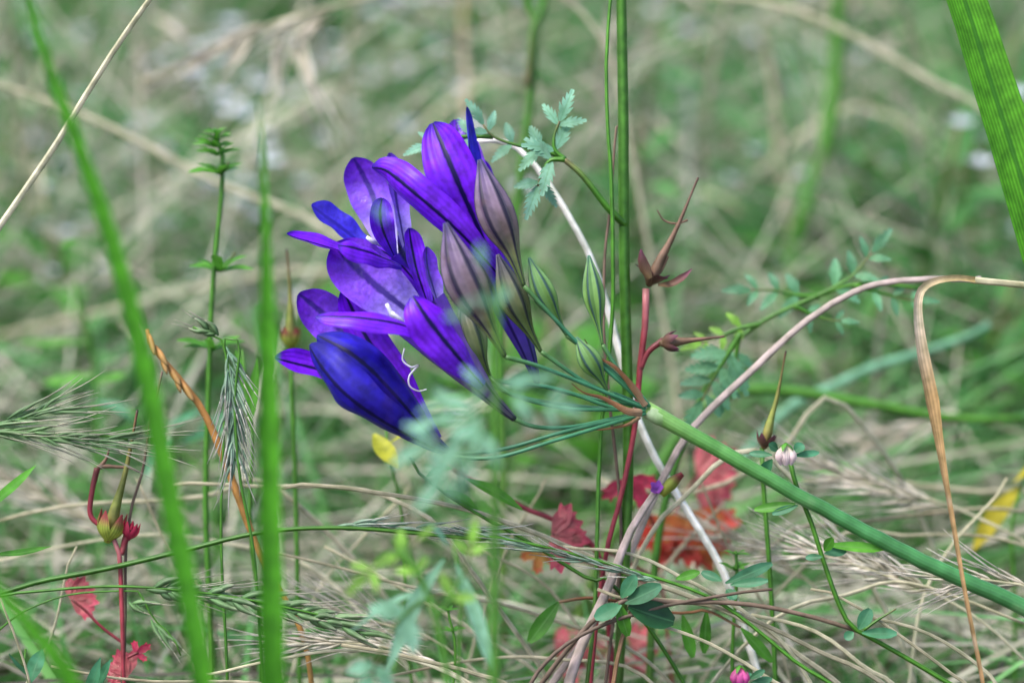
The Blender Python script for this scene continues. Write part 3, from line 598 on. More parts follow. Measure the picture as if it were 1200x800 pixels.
mb = MB(); mb.tube(PP([(750, 432), (760, 412), (778, 398)], 14), [PX(4), PX(3.6), PX(4)], seg=8, n=10); obj('branch', mb, 'stem_red', RB)
fruit(RB, (760, 334), (818, 208), 1.6, 32, ('beak_brown', 'sepal_brown'), 14, 13)
fruit(RB, (774, 402), (849, 394), 0.7, 26, ('beak_brown', 'sepal_brown'), 10, 13)
for pts in ([(806, 258), (792, 262), (778, 258), (770, 246)], [(783, 300), (775, 318), (768, 326)]):
    mb = MB(); mb.tube(PP(pts, 14), [PX(1.6), PX(1.2), PX(0.8)], seg=6, n=12); obj('awn', mb, 'beak_brown', RB)
mb = MB(); mb.ribbon(PP([(771, 334), (786, 333), (800, 325), (811, 315)], 12), [PX(4), PX(9), PX(9), PX(1)], FACE(0, 0.5, 1), cup=0.3, n=12); obj('sepal', mb, 'sepal_brown', RB)
mb = MB(); mb.ribbon(PP([(762, 326), (755, 312), (752, 302), (751, 292)], 10), [PX(6), PX(14), PX(11), PX(2)], FACE(-0.2, 0.2, 1), cup=-0.3, n=10); obj('sepal', mb, 'sepal_brown', RB)
c = to_ground(PP([(893, 524), (894, 560), (900, 640), (905, 720), (910, 830)], 22))
R2 = thing('storksbill', 'upright green beaked seed pod rising beside the pale pea flower', 'plant', c[-1])
mb = MB(); mb.tube(c, [PX(3), PX(3), PX(3)], seg=8, n=20); obj('stem', mb, 'stalk_green', R2)
fruit(R2, (895, 525), (921, 411), 0.9, 24, ('beak', 'sepal_brown'), 16, 11)
c = to_ground(PP([(132, 628), (140, 648), (143, 700), (148, 760), (153, 830)], 8))
R3 = thing('storksbill', 'crimson-stemmed storksbill with a plump green and red beaked pod', 'plant', c[-1])
mb = MB(); mb.tube(c, [PX(3.0), PX(2.4), PX(2.6), PX(3), PX(3)], seg=8, n=30, wob=0.006); obj('stem', mb, 'stem_red', R3)
mb = MB(); mb.tube(PP([(134, 632), (120, 618), (106, 603), (108, 575), (114, 548)], 8), [PX(2.4), PX(2.8), PX(3.2), PX(3.2), PX(3.8)], seg=8, n=22); obj('branch', mb, 'stem_red', R3)
mb = MB(); mb.tube(PP([(142, 650), (147, 632), (152, 620)], 8), [PX(3), PX(4), PX(5)], seg=8, n=10); obj('branch', mb, 'stem_red', R3)
fruit(R3, (126, 634), (161, 480), 0.25, 40, ('beak', 'sepal_green'), 8, 14)
fruit(R3, (150, 632), (156, 610), 0.3, 24, ('leaf_crimson', 'leaf_crimson'), 8, 8)
for pts in ([(114, 548), (122, 546), (140, 547), (152, 548), (164, 553)], [(116, 548), (124, 538), (128, 526)]):
    mb = MB(); mb.tube(PP(pts, 8), [PX(3), PX(2), PX(1)], seg=6, n=14); obj('awn', mb, 'beak_brown', R3)
def ruffled(parent, px, py, s, mm, mat, rot=0.0, lobes=5, name='leaf', face=(0.1, 0.3, 1), spread=2.4):
    """rounded leaf cut into broad toothed lobes that fan out from its stalk"""
    o = P(px, py, mm); F = FACE(*face); L = PX(s, mm); mb = MB(); x = RGT - F * RGT.dot(F); x.normalize(); y = F.cross(x)
    for k in range(lobes):
        a = rot + spread * (k / (lobes - 1) - 0.5); d = x * math.cos(a) + y * math.sin(a); l = L * random.uniform(0.8, 1.1)
        bend = F * l * random.uniform(-0.25, 0.15)
        mb.ribbon([o, o + d * l * 0.5, o + d * l + bend], [l * 0.12, l * 0.30, l * 0.50, l * 0.46, l * 0.30, l * 0.05], (F + x * random.uniform(-0.25, 0.25)).normalized(), n=10, cols=4, cup=0.12, tint=random.random(), wave=0.05)
        for s_ in (-1, 1):
            p = o + d * l * 0.55; q = p + (d * 0.75 + (x * -math.sin(a) + y * math.cos(a)) * s_ * 0.6) * l * 0.42 + bend * 0.6
            mb.ribbon([p, p.lerp(q, 0.5), q], [l * 0.2, l * 0.24, l * 0.16, l * 0.03], F, n=6, cols=2, tint=random.random())
    return obj(name, mb, mat, parent)
ruffled(R3, 84, 702, 32, 25, 'leaf_pink', 0.5); ruffled(R3, 150, 790, 30, 12, 'leaf_pink', 2.6); ruffled(R3, 160, 765, 18, 8, 'leaf_crimson', 0.6, 3)
mb = MB(); mb.tube(PP([(147, 755), (120, 735), (100, 715), (84, 702)], 15), [PX(2), PX(1.5)], seg=6, n=12); obj('leaf_stalk', mb, 'stem_red', R3)
mb = MB(); mb.tube(PP([(149, 770), (162, 764)], 8), [PX(2), PX(1.5)], seg=6, n=6); obj('leaf_stalk', mb, 'stem_red', R3)
# pod behind the left petals
c = to_ground(PP([(341, 410), (342, 460), (346, 560), (352, 830)], 45))
R4 = thing('storksbill', 'slim green beaked seed pod standing behind the low flower petals', 'plant', c[-1])
mb = MB(); mb.tube(c, [PX(3), PX(3)], seg=8, n=16); obj('stem', mb, 'stalk_green', R4)
fruit(R4, (341, 408), (336, 292), 0.3, 28, ('beak', 'sepal_green'), 45, 12)

# red turning leaves low behind the stem
c = to_ground(PP([(772, 640), (775, 670), (782, 740), (790, 830)], 70))
RL = thing('red_leaf_plant', 'low plant with scarlet and orange turning leaves under the green flower stem', 'plant', c[-1])
mb = MB(); mb.tube(c, [PX(2), PX(2.5), PX(3)], seg=8, n=20); obj('stem', mb, 'stem_red', RL)
for (px, py, s, mm, mat, rot, nl, st) in [(735, 562, 42, 45, 'leaf_crimson', -1.3, 4, (778, 640)), (648, 626, 44, 26, 'leaf_pink', -0.15, 5, (774, 680)), (632, 648, 26, 45, 'leaf_red', -1.7, 3, (772, 690)),
                                      (805, 604, 66, 70, 'leaf_red', -1.35, 6, (776, 650)), (818, 555, 52, 80, 'leaf_pink', 0.0, 5, (778, 630)), (782, 612, 40, 66, 'leaf_red', -2.0, 4, (776, 650)),
                                      (655, 768, 36, 75, 'leaf_pink', 0.2, 5, (767, 790)), (740, 757, 36, 80, 'leaf_pink', 0.3, 4, (766, 800)), (690, 762, 34, 90, 'leaf_pink', 1.0, 4, (766, 790))]:
    mb = MB(); mb.tube(PP([(*st, 70), ((px + st[0]) / 2, (py + st[1]) / 2 - 6, (mm + 70) / 2), (px, py, mm)]), [PX(3), PX(2), PX(1.8)], seg=6, n=12); obj('leaf_stalk', mb, 'stem_red', RL)
    ruffled(RL, px, py, s, mm, mat, rot, nl)
stalk([(516, 540), (560, 562), (610, 590), (660, 615), (700, 650), (715, 740), (718, 830)], 7, 32, 'dark red stalk slanting down to the pink leaf', 'stem_red', name='red_stalk', cat='stem')
# small lilac flower on a pinkish stalk
c = to_ground(PP([(768, 576), (752, 600), (735, 630), (712, 690), (680, 760), (660, 830)], 8))
LF = thing('lilac_flower', 'tiny lilac flower on a pinkish stalk in front of the red leaves', 'flower', c[-1])
mb = MB(); mb.tube(c, [PX(4), PX(6), PX(7), PX(8), PX(8)], seg=8, n=26); obj('stem', mb, 'straw_mauve', LF)
for k in range(5):
    a = k * 1.257; o = P(769, 574, 8); mb = MB(); d = RGT * math.cos(a) * 0.6 + UPV * math.sin(a) * 0.6 - FWD * 0.5 + UPV * 0.3
    mb.ribbon([o, o + d * PX(8), o + d * PX(14)], [PX(5), PX(11), PX(9), PX(2)], FACE(0.3, 0.5, 1), n=7, cols=2, cup=0.2); obj('petal', mb, 'petal_lilac', LF)
mb = MB(); mb.tube(PP([(775, 580), (790, 563), (800, 555)], 8), [PX(4), PX(8), PX(3)], seg=8, n=8); obj('calyx', mb, 'sepal_green', LF)

# ------------------------------------------------------------------ trefoil plants
def leaflet(parent, a, b, w, mm, mat='clover', face=(0, 0.4, 1), cup=0.15):
    p, q = P(*a, mm), P(*b, mm + random.uniform(-3, 3)); mb = MB(); ww = PX(w, mm)
    mb.ribbon([p, p.lerp(q, 0.5) + FACE(0, 0, 1) * ww * 0.1, q], [ww * 0.15, ww * 0.6, ww * 0.92, ww, ww * 0.85, ww * 0.3], FACE(*face), n=12, cols=4, cup=cup, tint=random.random())
    return obj('leaflet', mb, mat, parent)
c = to_ground(PP([(926, 540), (934, 572), (950, 610), (966, 660), (985, 712), (1000, 735), (1030, 752), (1075, 778), (1120, 805), (1180, 840)], 2), 0.6)
TR = thing('trefoil', 'wiry trefoil with a pale pink pea flower crossing the thick green stem', 'plant', c[-1])
mb = MB(); mb.tube(c, [PX(2.8), PX(2.8), PX(3), PX(3.2), PX(3.4), PX(3.6)], seg=8, n=50); obj('stem', mb, 'stalk_green', TR)
mb = MB(); mb.tube(to_ground(PP([(1003, 738), (950, 722), (880, 708), (800, 706), (700, 722)], 3)), [PX(2.6), PX(3), PX(3.4)], seg=8, n=36); obj('branch', mb, 'straw_dark', TR)
for (a, b, w, mat) in [((905, 533), (878, 531), 9, 'clover'), ((912, 527), (901, 520), 12, 'clover'), ((930, 530), (941, 520), 13, 'clover'), ((930, 534), (960, 530), 9, 'clover'), ((905, 538), (893, 555), 14, 'clover'),
                       ((932, 590), (884, 597), 12, 'leaf_green'), ((935, 592), (905, 602), 10, 'clover'), ((938, 585), (928, 575), 8, 'clover'), ((964, 652), (944, 653), 9, 'clover'), ((966, 648), (992, 645), 12, 'clover'), ((966, 645), (976, 630), 13, 'leaf_green'),
                       ((968, 638), (1036, 643), 13, 'leaf_green'), ((1006, 737), (1020, 713), 17, 'clover'), ((1010, 741), (1051, 742), 14, 'clover'), ((1000, 740), (990, 748), 12, 'clover')]:
    leaflet(TR, a, b, w, 0, mat)
mb = MB(); mb.tube(PP([(1012, 738), (1030, 725), (1050, 713)], 2), [PX(2), PX(1.6), PX(1)], seg=6, n=10); obj('leaf_stalk', mb, 'stalk_green', TR)
def pea(parent, px, py, s, mm, mat, down=True):
    o = P(px, py, mm)
    for k, (dx, w) in enumerate(((-0.38, 0.55), (0.38, 0.55), (0, 0.95))):
        e = o - UPV * PX(s) + RGT * PX(s * dx * 0.7) - FWD * PX(3 - abs(dx) * 5); mb = MB()
        mb.ribbon([o + UPV * PX(s * 0.05), o - UPV * PX(s * 0.5) + RGT * PX(s * dx) - FWD * PX(5), e], [PX(s * w * 0.6), PX(s * w), PX(s * w * 0.9), PX(s * w * 0.25)], FACE(dx, 0.2, 1), n=10, cols=6, cup=-0.3, tint=0.5 + dx); obj('petal', mb, mat, parent)
    for k in range(4):
        a = k * 1.57 + 0.5; d = RGT * math.cos(a) - FWD * math.sin(a); mb = MB()
        mb.ribbon([o + UPV * PX(s * 0.2), o + d * PX(s * 0.3), o + d * PX(s * 0.42) - UPV * PX(s * 0.25)], [PX(3), PX(s * 0.3), PX(1)], (d + UPV * 0.4).normalized(), n=6, cols=2); obj('sepal', mb, 'leaf_green', parent)
pea(TR, 921, 523, 22, -2, 'petal_pale')
c = to_ground(PP([(745, 694), (738, 720), (726, 760), (715, 830)], 4))
T2 = thing('trefoil', 'trefoil sprig with a glossy dark green oval leaf in front of the straws', 'plant', c[-1])
mb = MB(); mb.tube(c, [PX(2.4), PX(3), PX(3)], seg=8, n=20); obj('stem', mb, 'bract', T2)
for (a, b, w, mat) in [((736, 710), (790, 728), 33, 'clover_dark'), ((732, 706), (775, 686), 22, 'clover'), ((728, 700), (745, 674), 18, 'clover'), ((728, 708), (697, 724), 20, 'clover'), ((724, 705), (736, 745), 16, 'leaf_green')]:
    leaflet(T2, a, b, w, 2, mat)
for (a, b, w, mat) in [((792, 678), (820, 670), 12, 'leaf_green'), ((850, 683), (905, 660), 15, 'clover'), ((856, 685), (900, 680), 12, 'clover'), ((852, 690), (862, 702), 14, 'clover'), ((846, 680), (822, 670), 12, 'clover')]:
    leaflet(TR, a, b, w, 6, mat)
for (a, b, w, mat) in [((800, 720), (812, 770), 15, 'leaf_green'), ((828, 715), (825, 765), 14, 'leaf_green'), ((655, 705), (620, 752), 20, 'leaf_green'), ((868, 735), (905, 775), 14, 'leaf_green')]:
    leaflet(T2, a, b, w, 16, mat)
mb = MB(); mb.tube(PP([(655, 705), (690, 700), (730, 705)], 12), [PX(2), PX(2)], seg=6, n=8); obj('branch', mb, 'bract', T2)
mb = MB(); mb.tube(PP([(868, 735), (828, 715), (800, 718), (735, 712)], 12), [PX(1.5), PX(2)], seg=6, n=12); obj('branch', mb, 'bract', T2)
c = to_ground(PP([(871, 798), (880, 815), (890, 850)], -6))
T3 = thing('trefoil', 'bright pink pea flower poking up from small dark leaves in the straw', 'plant', c[-1])
mb = MB(); mb.tube(c, [PX(2.4), PX(3)], seg=8, n=8); obj('stem', mb, 'stalk_green', T3); pea(T3, 867, 783, 20, -6, 'petal_pink')
for (a, b, w) in [((878, 795), (896, 785), 9), ((880, 800), (905, 795), 10), ((870, 800), (880, 788), 8)]: leaflet(T3, a, b, w, -6, 'clover')

# ------------------------------------------------------------------ seed heads
def spikelet(parent, a, b, w, mm, mat, awn=40, nl=4, name='spikelet'):
    """overlapping pointed scales, each drawn out into a hair-thin bristle"""
    p, q = P(*a, mm) if len(a) == 2 else P(*a), P(*b, mm) if len(b) == 2 else P(*b)
    ax = q - p; L = ax.length; u = ax.normalized(); sd = u.cross(-FWD).normalized(); mb = MB(); ww = PX(w, mm); ti = random.random()
    for k in range(nl):
        f = 0.45 * k / nl + random.uniform(-0.04, 0.04); s = (-1) ** k * random.uniform(0.4, 1.1); o = p + ax * f; e = o + ax * random.uniform(0.48, 0.6) + sd * s * ww * 0.42 + FWD * ww * random.uniform(-0.4, 0.4)
        m = o.lerp(e, 0.5) + sd * s * ww * 0.12
        mb.tube([o, m, e], [ww * 0.05, ww * 0.15, ww * 0.19, ww * 0.15, ww * 0.10, ww * 0.03], seg=6, n=9, squash=0.8, tint=min(1, max(0, ti + random.uniform(-0.3, 0.3))))
        al = PX(awn, mm) * random.uniform(0.8, 1.2); t = (u + sd * s * random.uniform(0.02, 0.22) - FWD * random.uniform(-0.12, 0.12)).normalized()
        mb.tube([e, e + t * al * 0.5, e + t * al + sd * s * al * 0.05], [PX(0.65), PX(0.5), PX(0.25)], seg=4, n=6, tint=ti)
        for i in range(-24, 0): mb.al[i] = 1.0
    return obj(name, mb, mat, parent)
def seed_head(label, stem, spk, w, mm, mat, stemmat, awn=40, root=True, group=None, nl=4, name='seed_head_grass', spw=8):
    c = PP(stem, mm)
    if root: c = to_ground(c, 0.45)
    t = thing(name, label, 'grass', c[-1], group)
    mb = MB(); mb.tube(c, [PX(w * 0.3, mm), PX(w * 0.45, mm), PX(w * 0.5, mm), PX(w * 0.5, mm)], seg=8, n=max(20, 6 * len(c)), tint=random.random(), wob=0.003); obj('stem', mb, stemmat, t)
    for a, b in spk: spikelet(t, a, b, spw, mm, mat, awn, nl)
    return t
def along_spike(pts, n, L, spread, lift=0.0):
    """bases along the line pts (tip first) with spikelets pointing back towards the tip"""
    out = []; q = smooth([Vector((x, y, 0)) for x, y in pts], 40)
    for k in range(n):
        i = int(39 * (0.12 + 0.86 * k / n)); t = (q[max(0, i - 2)] - q[min(39, i + 2)]).normalized(); s = (-1) ** k
        d = Matrix.Rotation(s * spread * random.uniform(0.5, 1.2), 3, 'Z') @ t
        l = L * random.uniform(0.65, 1.3); out.append(((q[i].x, q[i].y), (q[i].x + d.x * l, q[i].y + d.y * l + lift)))
    return out
# drooping blue-green head between the two blades
seed_head('drooping blue-green awned grass head hanging beside the whorled stem', [(276, 540), (272, 470), (268, 425), (262, 400), (270, 397), (282, 405), (276, 470), (280, 560), (296, 660), (312, 830)],
          along_spike([(276, 545), (272, 470), (267, 415), (262, 398)], 16, 52, 0.28), 4, 4, 'spikelet_teal', 'stalk_green', awn=34, spw=11)
seed_head('tiny bristly green spikelet curving out from the whorled stem', [(226, 383), (240, 388), (256, 394), (264, 420), (262, 520), (266, 830)], [((256, 393), (222, 376))], 4, 10, 'spikelet_green', 'stalk_green', awn=22, nl=6, spw=20)
# left, lying flat
seed_head('green awned grass head reaching in level beside the red-stemmed pod', [(150, 515), (90, 512), (30, 508), (-40, 505), (-110, 530), (-150, 640)],
          along_spike([(150, 518), (90, 514), (30, 508), (-40, 502)], 11, 62, 0.20), 5, 2, 'spikelet_green', 'stalk_green', awn=60, spw=12)
seed_head('second green awned head with its bristles lifted above the level one', [(60, 482), (20, 490), (-20, 500), (-70, 530), (-120, 640)],
          along_spike([(60, 480), (20, 490), (-40, 505)], 5, 56, 0.2), 4, -4, 'spikelet_green', 'stalk_green', awn=50, spw=11)
seed_head('long green brome head stretched across the two upright blades', [(420, 735), (340, 716), (250, 697), (150, 688), (60, 692), (-10, 700), (-90, 740)],
          along_spike([(425, 738), (340, 716), (250, 697), (140, 688)], 14, 66, 0.16), 4, 1, 'spikelet_green', 'stalk_green', awn=46, spw=22)
seed_head('smooth green stalk arching over the brome head into a narrow dark-green spike', [(580, 630), (480, 620), (400, 616), (310, 622), (220, 642), (120, 668), (20, 694), (-60, 740)],
          along_spike([(585, 628), (500, 620), (420, 615), (370, 617)], 11, 50, 0.12), 7, 6, 'spikelet_teal', 'stalk_green', awn=24, spw=11)
seed_head('thin green spike trailing down over the low straws towards the pink pea flower', [(560, 628), (640, 645), (740, 670), (840, 705), (930, 770), (1010, 830)], along_spike([(560, 628), (640, 645), (740, 672), (800, 690)], 10, 55, 0.1), 5, 4, 'spikelet_teal', 'stalk_green', awn=25, spw=8)
seed_head('slim green spikelet drooping from the brome stalk past the crimson stem', [(212, 768), (196, 744), (178, 726), (165, 700), (150, 692), (60, 700), (-20, 760)], [((176, 724), (212, 770)), ((150, 705), (190, 716))], 3, 8, 'spikelet_green', 'stalk_green', awn=14, spw=16)
# dry heads
def dry_head(pts, n, L, mm, spread, label, awn, spw=9, stem=None, w=4, mat='spikelet_dry', group=None):
    seed_head(label, stem or pts, along_spike(pts, n, L, spread), w, mm, mat, 'straw', awn=awn, spw=spw, group=group)
seed_head('soft-focus dry brome head arching with drooping bristly spikelets', [(165, 95), (235, 66), (310, 32), (375, 14), (440, 0), (560, -30), (700, 40), (760, 300)],
          [((310, 30), (225, 74)), ((270, 50), (190, 92)), ((360, 20), (290, 58)), ((330, 42), (318, 118)), ((350, 25), (370, 140)), ((300, 40), (250, 95)), ((385, 14), (330, 72)), ((340, 50), (395, 160))], 6, 150, 'spikelet_dry', 'straw', awn=55, spw=17)
dry_head([(940, 540), (1000, 560), (1060, 580), (1130, 600)], 12, 66, 55, 0.28, 'dry bristly grass head spreading pale awns behind the thick green stem', 70, 12, [(940, 540), (1000, 560), (1060, 580), (1130, 600), (1220, 650), (1300, 760)])
dry_head([(935, 645), (990, 655), (1050, 675), (1110, 700)], 14, 62, 24, 0.3, 'dense pale dry grass head fanned out under the thick green stem', 55, 13, [(935, 645), (990, 655), (1050, 675), (1110, 700), (1180, 750), (1260, 850)])
dry_head([(1110, 680), (1160, 680), (1220, 690)], 9, 60, 10, 0.35, 'golden bristly grass head touching the thick green stem', 60, 9, [(1110, 680), (1160, 682), (1220, 700), (1290, 800)])
dry_head([(330, 755), (400, 752), (470, 762), (540, 790)], 10, 60, 12, 0.2, 'flattened whitish dry grass head near the base of the upright blade', 50, 11, [(330, 755), (400, 752), (470, 762), (540, 790), (600, 840)])
dry_head([(395, 720), (460, 735), (520, 755)], 8, 60, 26, 0.35, 'dry grass head with long loose bristles behind the lime seedling', 75, 8, [(395, 720), (460, 735), (520, 755), (600, 830)])
dry_head([(1000, 520), (1080, 500), (1150, 480)], 7, 60, 130, 0.3, 'hazy pale grass head leaning behind the hanging brown leaf', 60, 12, [(1000, 520), (1080, 500), (1150, 490), (1250, 560), (1290, 800)])
dry_head([(830, 620), (900, 650), (960, 690)], 8, 60, 60, 0.3, 'mauve-grey dry head half hidden behind the trefoil stem', 60, 10, [(830, 620), (900, 650), (960, 690), (1040, 790)])
dry_head([(0, 560), (70, 590), (150, 640)], 8, 62, 90, 0.3, 'faded dry head leaning behind the crimson storksbill', 60, 12, [(0, 560), (70, 590), (150, 640), (220, 760)])

# ------------------------------------------------------------------ single straws
stalk([(260, -110), (188, 0), (120, 95), (60, 190), (0, 275), (-60, 360), (-110, 520)], 8, 8, 'straight pale straw slanting behind the long green blade', 'straw', tint=0.85)
stalk([(-80, 70), (0, 96), (90, 130), (180, 170), (280, 215), (362, 256), (430, 330), (470, 520)], 8, 150, 'soft-focus pale straw running down to the violet flowers', 'straw', tint=0.8)
stalk([(740, -60), (815, -6), (900, 14), (990, 46), (1080, 90), (1160, 132), (1260, 210), (1330, 420)], 9, 190, 'soft-focus pale straw arching behind the broad green blade', 'straw', tint=0.85)
stalk([(560, 165), (600, 172), (638, 210), (665, 255), (690, 305), (712, 365), (735, 430), (765, 510), (810, 600), (850, 685), (900, 830)], 9, 26, 'whitish bleached straw running down behind the buds', 'straw_white')
stalk([(1150, 326), (1075, 332), (1010, 348), (940, 388), (880, 440), (820, 503), (780, 570), (740, 640), (690, 720), (640, 800), (615, 850)], 9, 22, 'long arching mauve-grey straw falling from the bent dry leaf', 'straw_mauve')
stalk([(700, 560), (820, 575), (905, 535), (985, 475)], 6, 60, 'faint pale straw behind the thick green stem', 'straw', tint=0.7)
stalk([(1200, 490, 110), (1110, 488, 110), (1010, 468, 110), (920, 452, 110), (830, 470, 110), (760, 560, 110)], 14, 110, 'soft-focus green grass stem lying level behind the beaked pod', 'stalk_green', tint=0.6)
stalk([(1160, 380, 140), (1080, 410, 140), (990, 445, 140), (900, 500, 140)], 12, 140, 'soft-focus pale green stem rising behind the hanging brown leaf', 'fern_pale')
stalk([(545, -40), (542, 40), (550, 120), (560, 300)], 9, 280, 'blurred tan stem far behind the upper flower', 'straw_orange')
stalk([(890, 30), (905, 120), (918, 200), (928, 280), (935, 420)], 11, 280, 'blurred tan stem beside the blurred green one', 'straw', tint=0.3)
stalk([(985, -40), (975, 90), (955, 200), (930, 330), (915, 430)], 20, 260, 'blurred upright green stem beyond the ferny leaves', 'stalk_green', tint=0.9)
stalk([(800, 90), (804, 140), (808, 230), (815, 330)], 11, 330, 'blurred whitish stem behind the storksbill beak', 'straw_white')
stalk([(-40, 410), (100, 375), (220, 340), (370, 315), (480, 330)], 9, 210, 'blurred tan straw lying level behind the whorled stem', 'straw', tint=0.6)
# bent dry leaf
c = PP([(1300, 345, 4), (1200, 334, 2), (1141, 328, 0)]); c = [Vector(x) for x in c]
DL = thing('bent_dry_leaf', 'golden-brown dry grass leaf folded over and hanging down across the thick green stem', 'leaf', to_ground(PP([(1200, 334, 2), (1300, 345, 4), (1400, 480, 6)]), 0.4)[-1])
mb = MB(); mb.tube(to_ground(PP([(1138, 328, -3), (1200, 334, -2), (1300, 345, 0), (1400, 480, 4)]), 0.4), [PX(4), PX(4), PX(4.5), PX(5), PX(5)], seg=8, n=36, tint=0.8); obj('stem', mb, 'straw', DL)
mb = MB(); mb.ribbon(PP([(1143, 328, -4), (1120, 326, -6), (1095, 330, -7), (1079, 341, -8), (1075, 365, -8), (1080, 410, -8), (1092, 470, -8), (1104, 540, -9), (1118, 620, -9), (1132, 700, -10), (1150, 790, -10), (1156, 830, -10)]),
                     [PX(7), PX(8), PX(11), PX(15), PX(16), PX(10), PX(6.5), PX(5.5), PX(5), PX(5), PX(5), PX(4)], FACE(0.3, 0.35, 1), n=70, cup=0.3, cols=6, twist=0.5); obj('leaf', mb, 'straw_orange', DL)
# twisted orange stalk on the left
c = to_ground(PP([(172, 386), (180, 404), (192, 420), (205, 436), (222, 460), (240, 490), (270, 560), (310, 660), (350, 740), (370, 830)], 16))
OT = thing('twisted_seed_stalk', 'rusty orange knobbly dried stalk between the two bright blades', 'grass', c[-1])
mb = MB(); mb.tube(c, [PX(2.5), PX(5), PX(3.5), PX(3), PX(3), PX(3)], seg=8, n=50, tint=0.5, wob=0.004); obj('stem', mb, 'rust', OT)
for k, (x, y) in enumerate([(175, 392), (182, 405), (190, 414), (197, 428), (206, 436), (212, 446)]):
    a = P(x, y, 15); e = P(x + 6 + (k % 2) * 9, y + 24, 13); mb = MB(); mb.tube([a, a.lerp(e, 0.5), e], [PX(1.5), PX(4), PX(3.6), PX(1)], seg=8, n=8, ridge=0.1, ridges=3); obj('seed', mb, 'rust', OT)
stalk([(190, 435), (170, 490), (160, 545), (150, 600), (148, 700)], 4, 10, 'thin dark red-brown stem beside the level green grass head', 'straw_dark', tint=0.2)
# low straws, near enough to count
SG = dict(group='pale straws tangled low in the meadow')
LS = 'thin pale straw lying low'
for pts, w, mm in [
    ([(330, 572), (420, 578), (520, 595), (620, 625), (740, 668), (840, 705), (930, 760), (1010, 830)], 9, 12), ([(190, 570), (290, 572), (400, 576), (470, 590), (540, 640)], 8, 22),
    ([(300, 640), (420, 668), (530, 700), (640, 728), (760, 780)], 6, 20), ([(380, 640), (470, 690), (560, 740), (640, 800)], 7, 30), ([(660, 640), (740, 645), (800, 672), (870, 720), (950, 800)], 7, 10),
    ([(700, 690), (790, 700), (870, 720), (960, 760), (1060, 830)], 8, 6), ([(640, 795), (690, 730), (730, 700), (760, 640), (800, 590), (900, 540)], 9, 24), ([(740, 720), (820, 745), (900, 790), (950, 830)], 7, 4),
    ([(880, 720), (960, 740), (1010, 775), (1060, 820)], 8, 12), ([(430, 795), (540, 770), (650, 775), (760, 800)], 6, 16), ([(400, 755), (480, 765), (560, 790), (620, 830)], 8, -4),
    ([(230, 790), (320, 770), (420, 765), (520, 790), (560, 830)], 6, 6), ([(0, 610), (120, 588), (250, 575), (330, 572)], 8, 45), ([(-20, 655), (60, 640), (170, 625), (260, 640), (400, 690)], 6, 50),
    ([(0, 700), (20, 760), (40, 830)], 5, -6), ([(90, 640), (60, 740), (20, 830)], 5, 15), ([(1200, 600), (1090, 605), (980, 615), (900, 640)], 8, 60), ([(1240, 660), (1150, 630), (1060, 625), (960, 640)], 6, 50),
    ([(1200, 730), (1130, 700), (1050, 680), (1000, 690), (900, 730)], 7, 20), ([(940, 560), (1040, 560), (1140, 575), (1240, 600)], 9, 90), ([(1010, 720), (1080, 740), (1140, 780), (1180, 830)], 7, 8),
    ([(950, 690), (1030, 730), (1110, 790), (1150, 830)], 6, 3), ([(560, 640), (640, 690), (700, 760), (740, 830)], 6, 36), ([(820, 560), (860, 640), (900, 720), (930, 820)], 5, 40),
    ([(850, 590), (800, 640), (760, 690), (700, 800)], 8, 60), ([(480, 570), (430, 620), (380, 690), (340, 800)], 5, 55), ([(60, 780), (200, 795), (330, 800), (440, 830)], 6, 4),
    ([(1180, 560), (1120, 640), (1080, 720), (1060, 830)], 6, 40), ([(160, 560), (200, 640), (250, 720), (280, 830)], 5, 40), ([(640, 560), (600, 640), (560, 740), (540, 830)], 5, 50)]:
    vis = [q for q in pts if 0 <= q[0] <= 1200 and 0 <= q[1] <= 800]; q = vis[len(vis) // 2]
    stalk(pts, w * 0.7, mm, LS + ' by ' + near(*q), 'straw', 'straw', **SG)
stalk([(905, 690), (830, 705), (760, 715), (700, 735), (650, 770), (610, 830)], 5, 3, 'dark brown wiry stem weaving through the pale straws', 'straw_dark', 'dry_twig')
stalk([(480, 535), (520, 575), (560, 605), (625, 640), (690, 680), (730, 702)], 5, 10, 'dark green wiry stem slanting down from the low blue flower to the glossy trefoil', 'stalk_green', 'wiry_stem', tint=0.1)
for (a, b, w) in [((520, 575), (560, 597), 12), ((545, 560), (612, 597), 13), ((500, 558), (530, 548), 9)]:
    p = PP([a, ((a[0] + b[0]) / 2, (a[1] + b[1]) / 2 - 3), b], 12); mb = MB(); mb.ribbon(p, [PX(2), PX(w), PX(w), PX(2)], FACE(0, 0.5, 1), n=12, cup=0.2)
    tag(obj('fallen_leaf', mb, 'leaf_green', at=p[0]), 'narrow green leaf caught on the wiry stem under the low blue flower', 'leaf', 'narrow leaves on the wiry stem')
# curled white thread under the middle flower
mb = MB(); mb.tube(PP([(474, 408, -2), (472, 422, -2), (482, 430, -2), (490, 428, -2), (480, 440, -2), (480, 452, -2), (490, 458, -2), (500, 456, -2)]), [PX(1.0), PX(1.2), PX(0.8)], seg=6, n=50)
obj('style', mb, 'anther', FP)

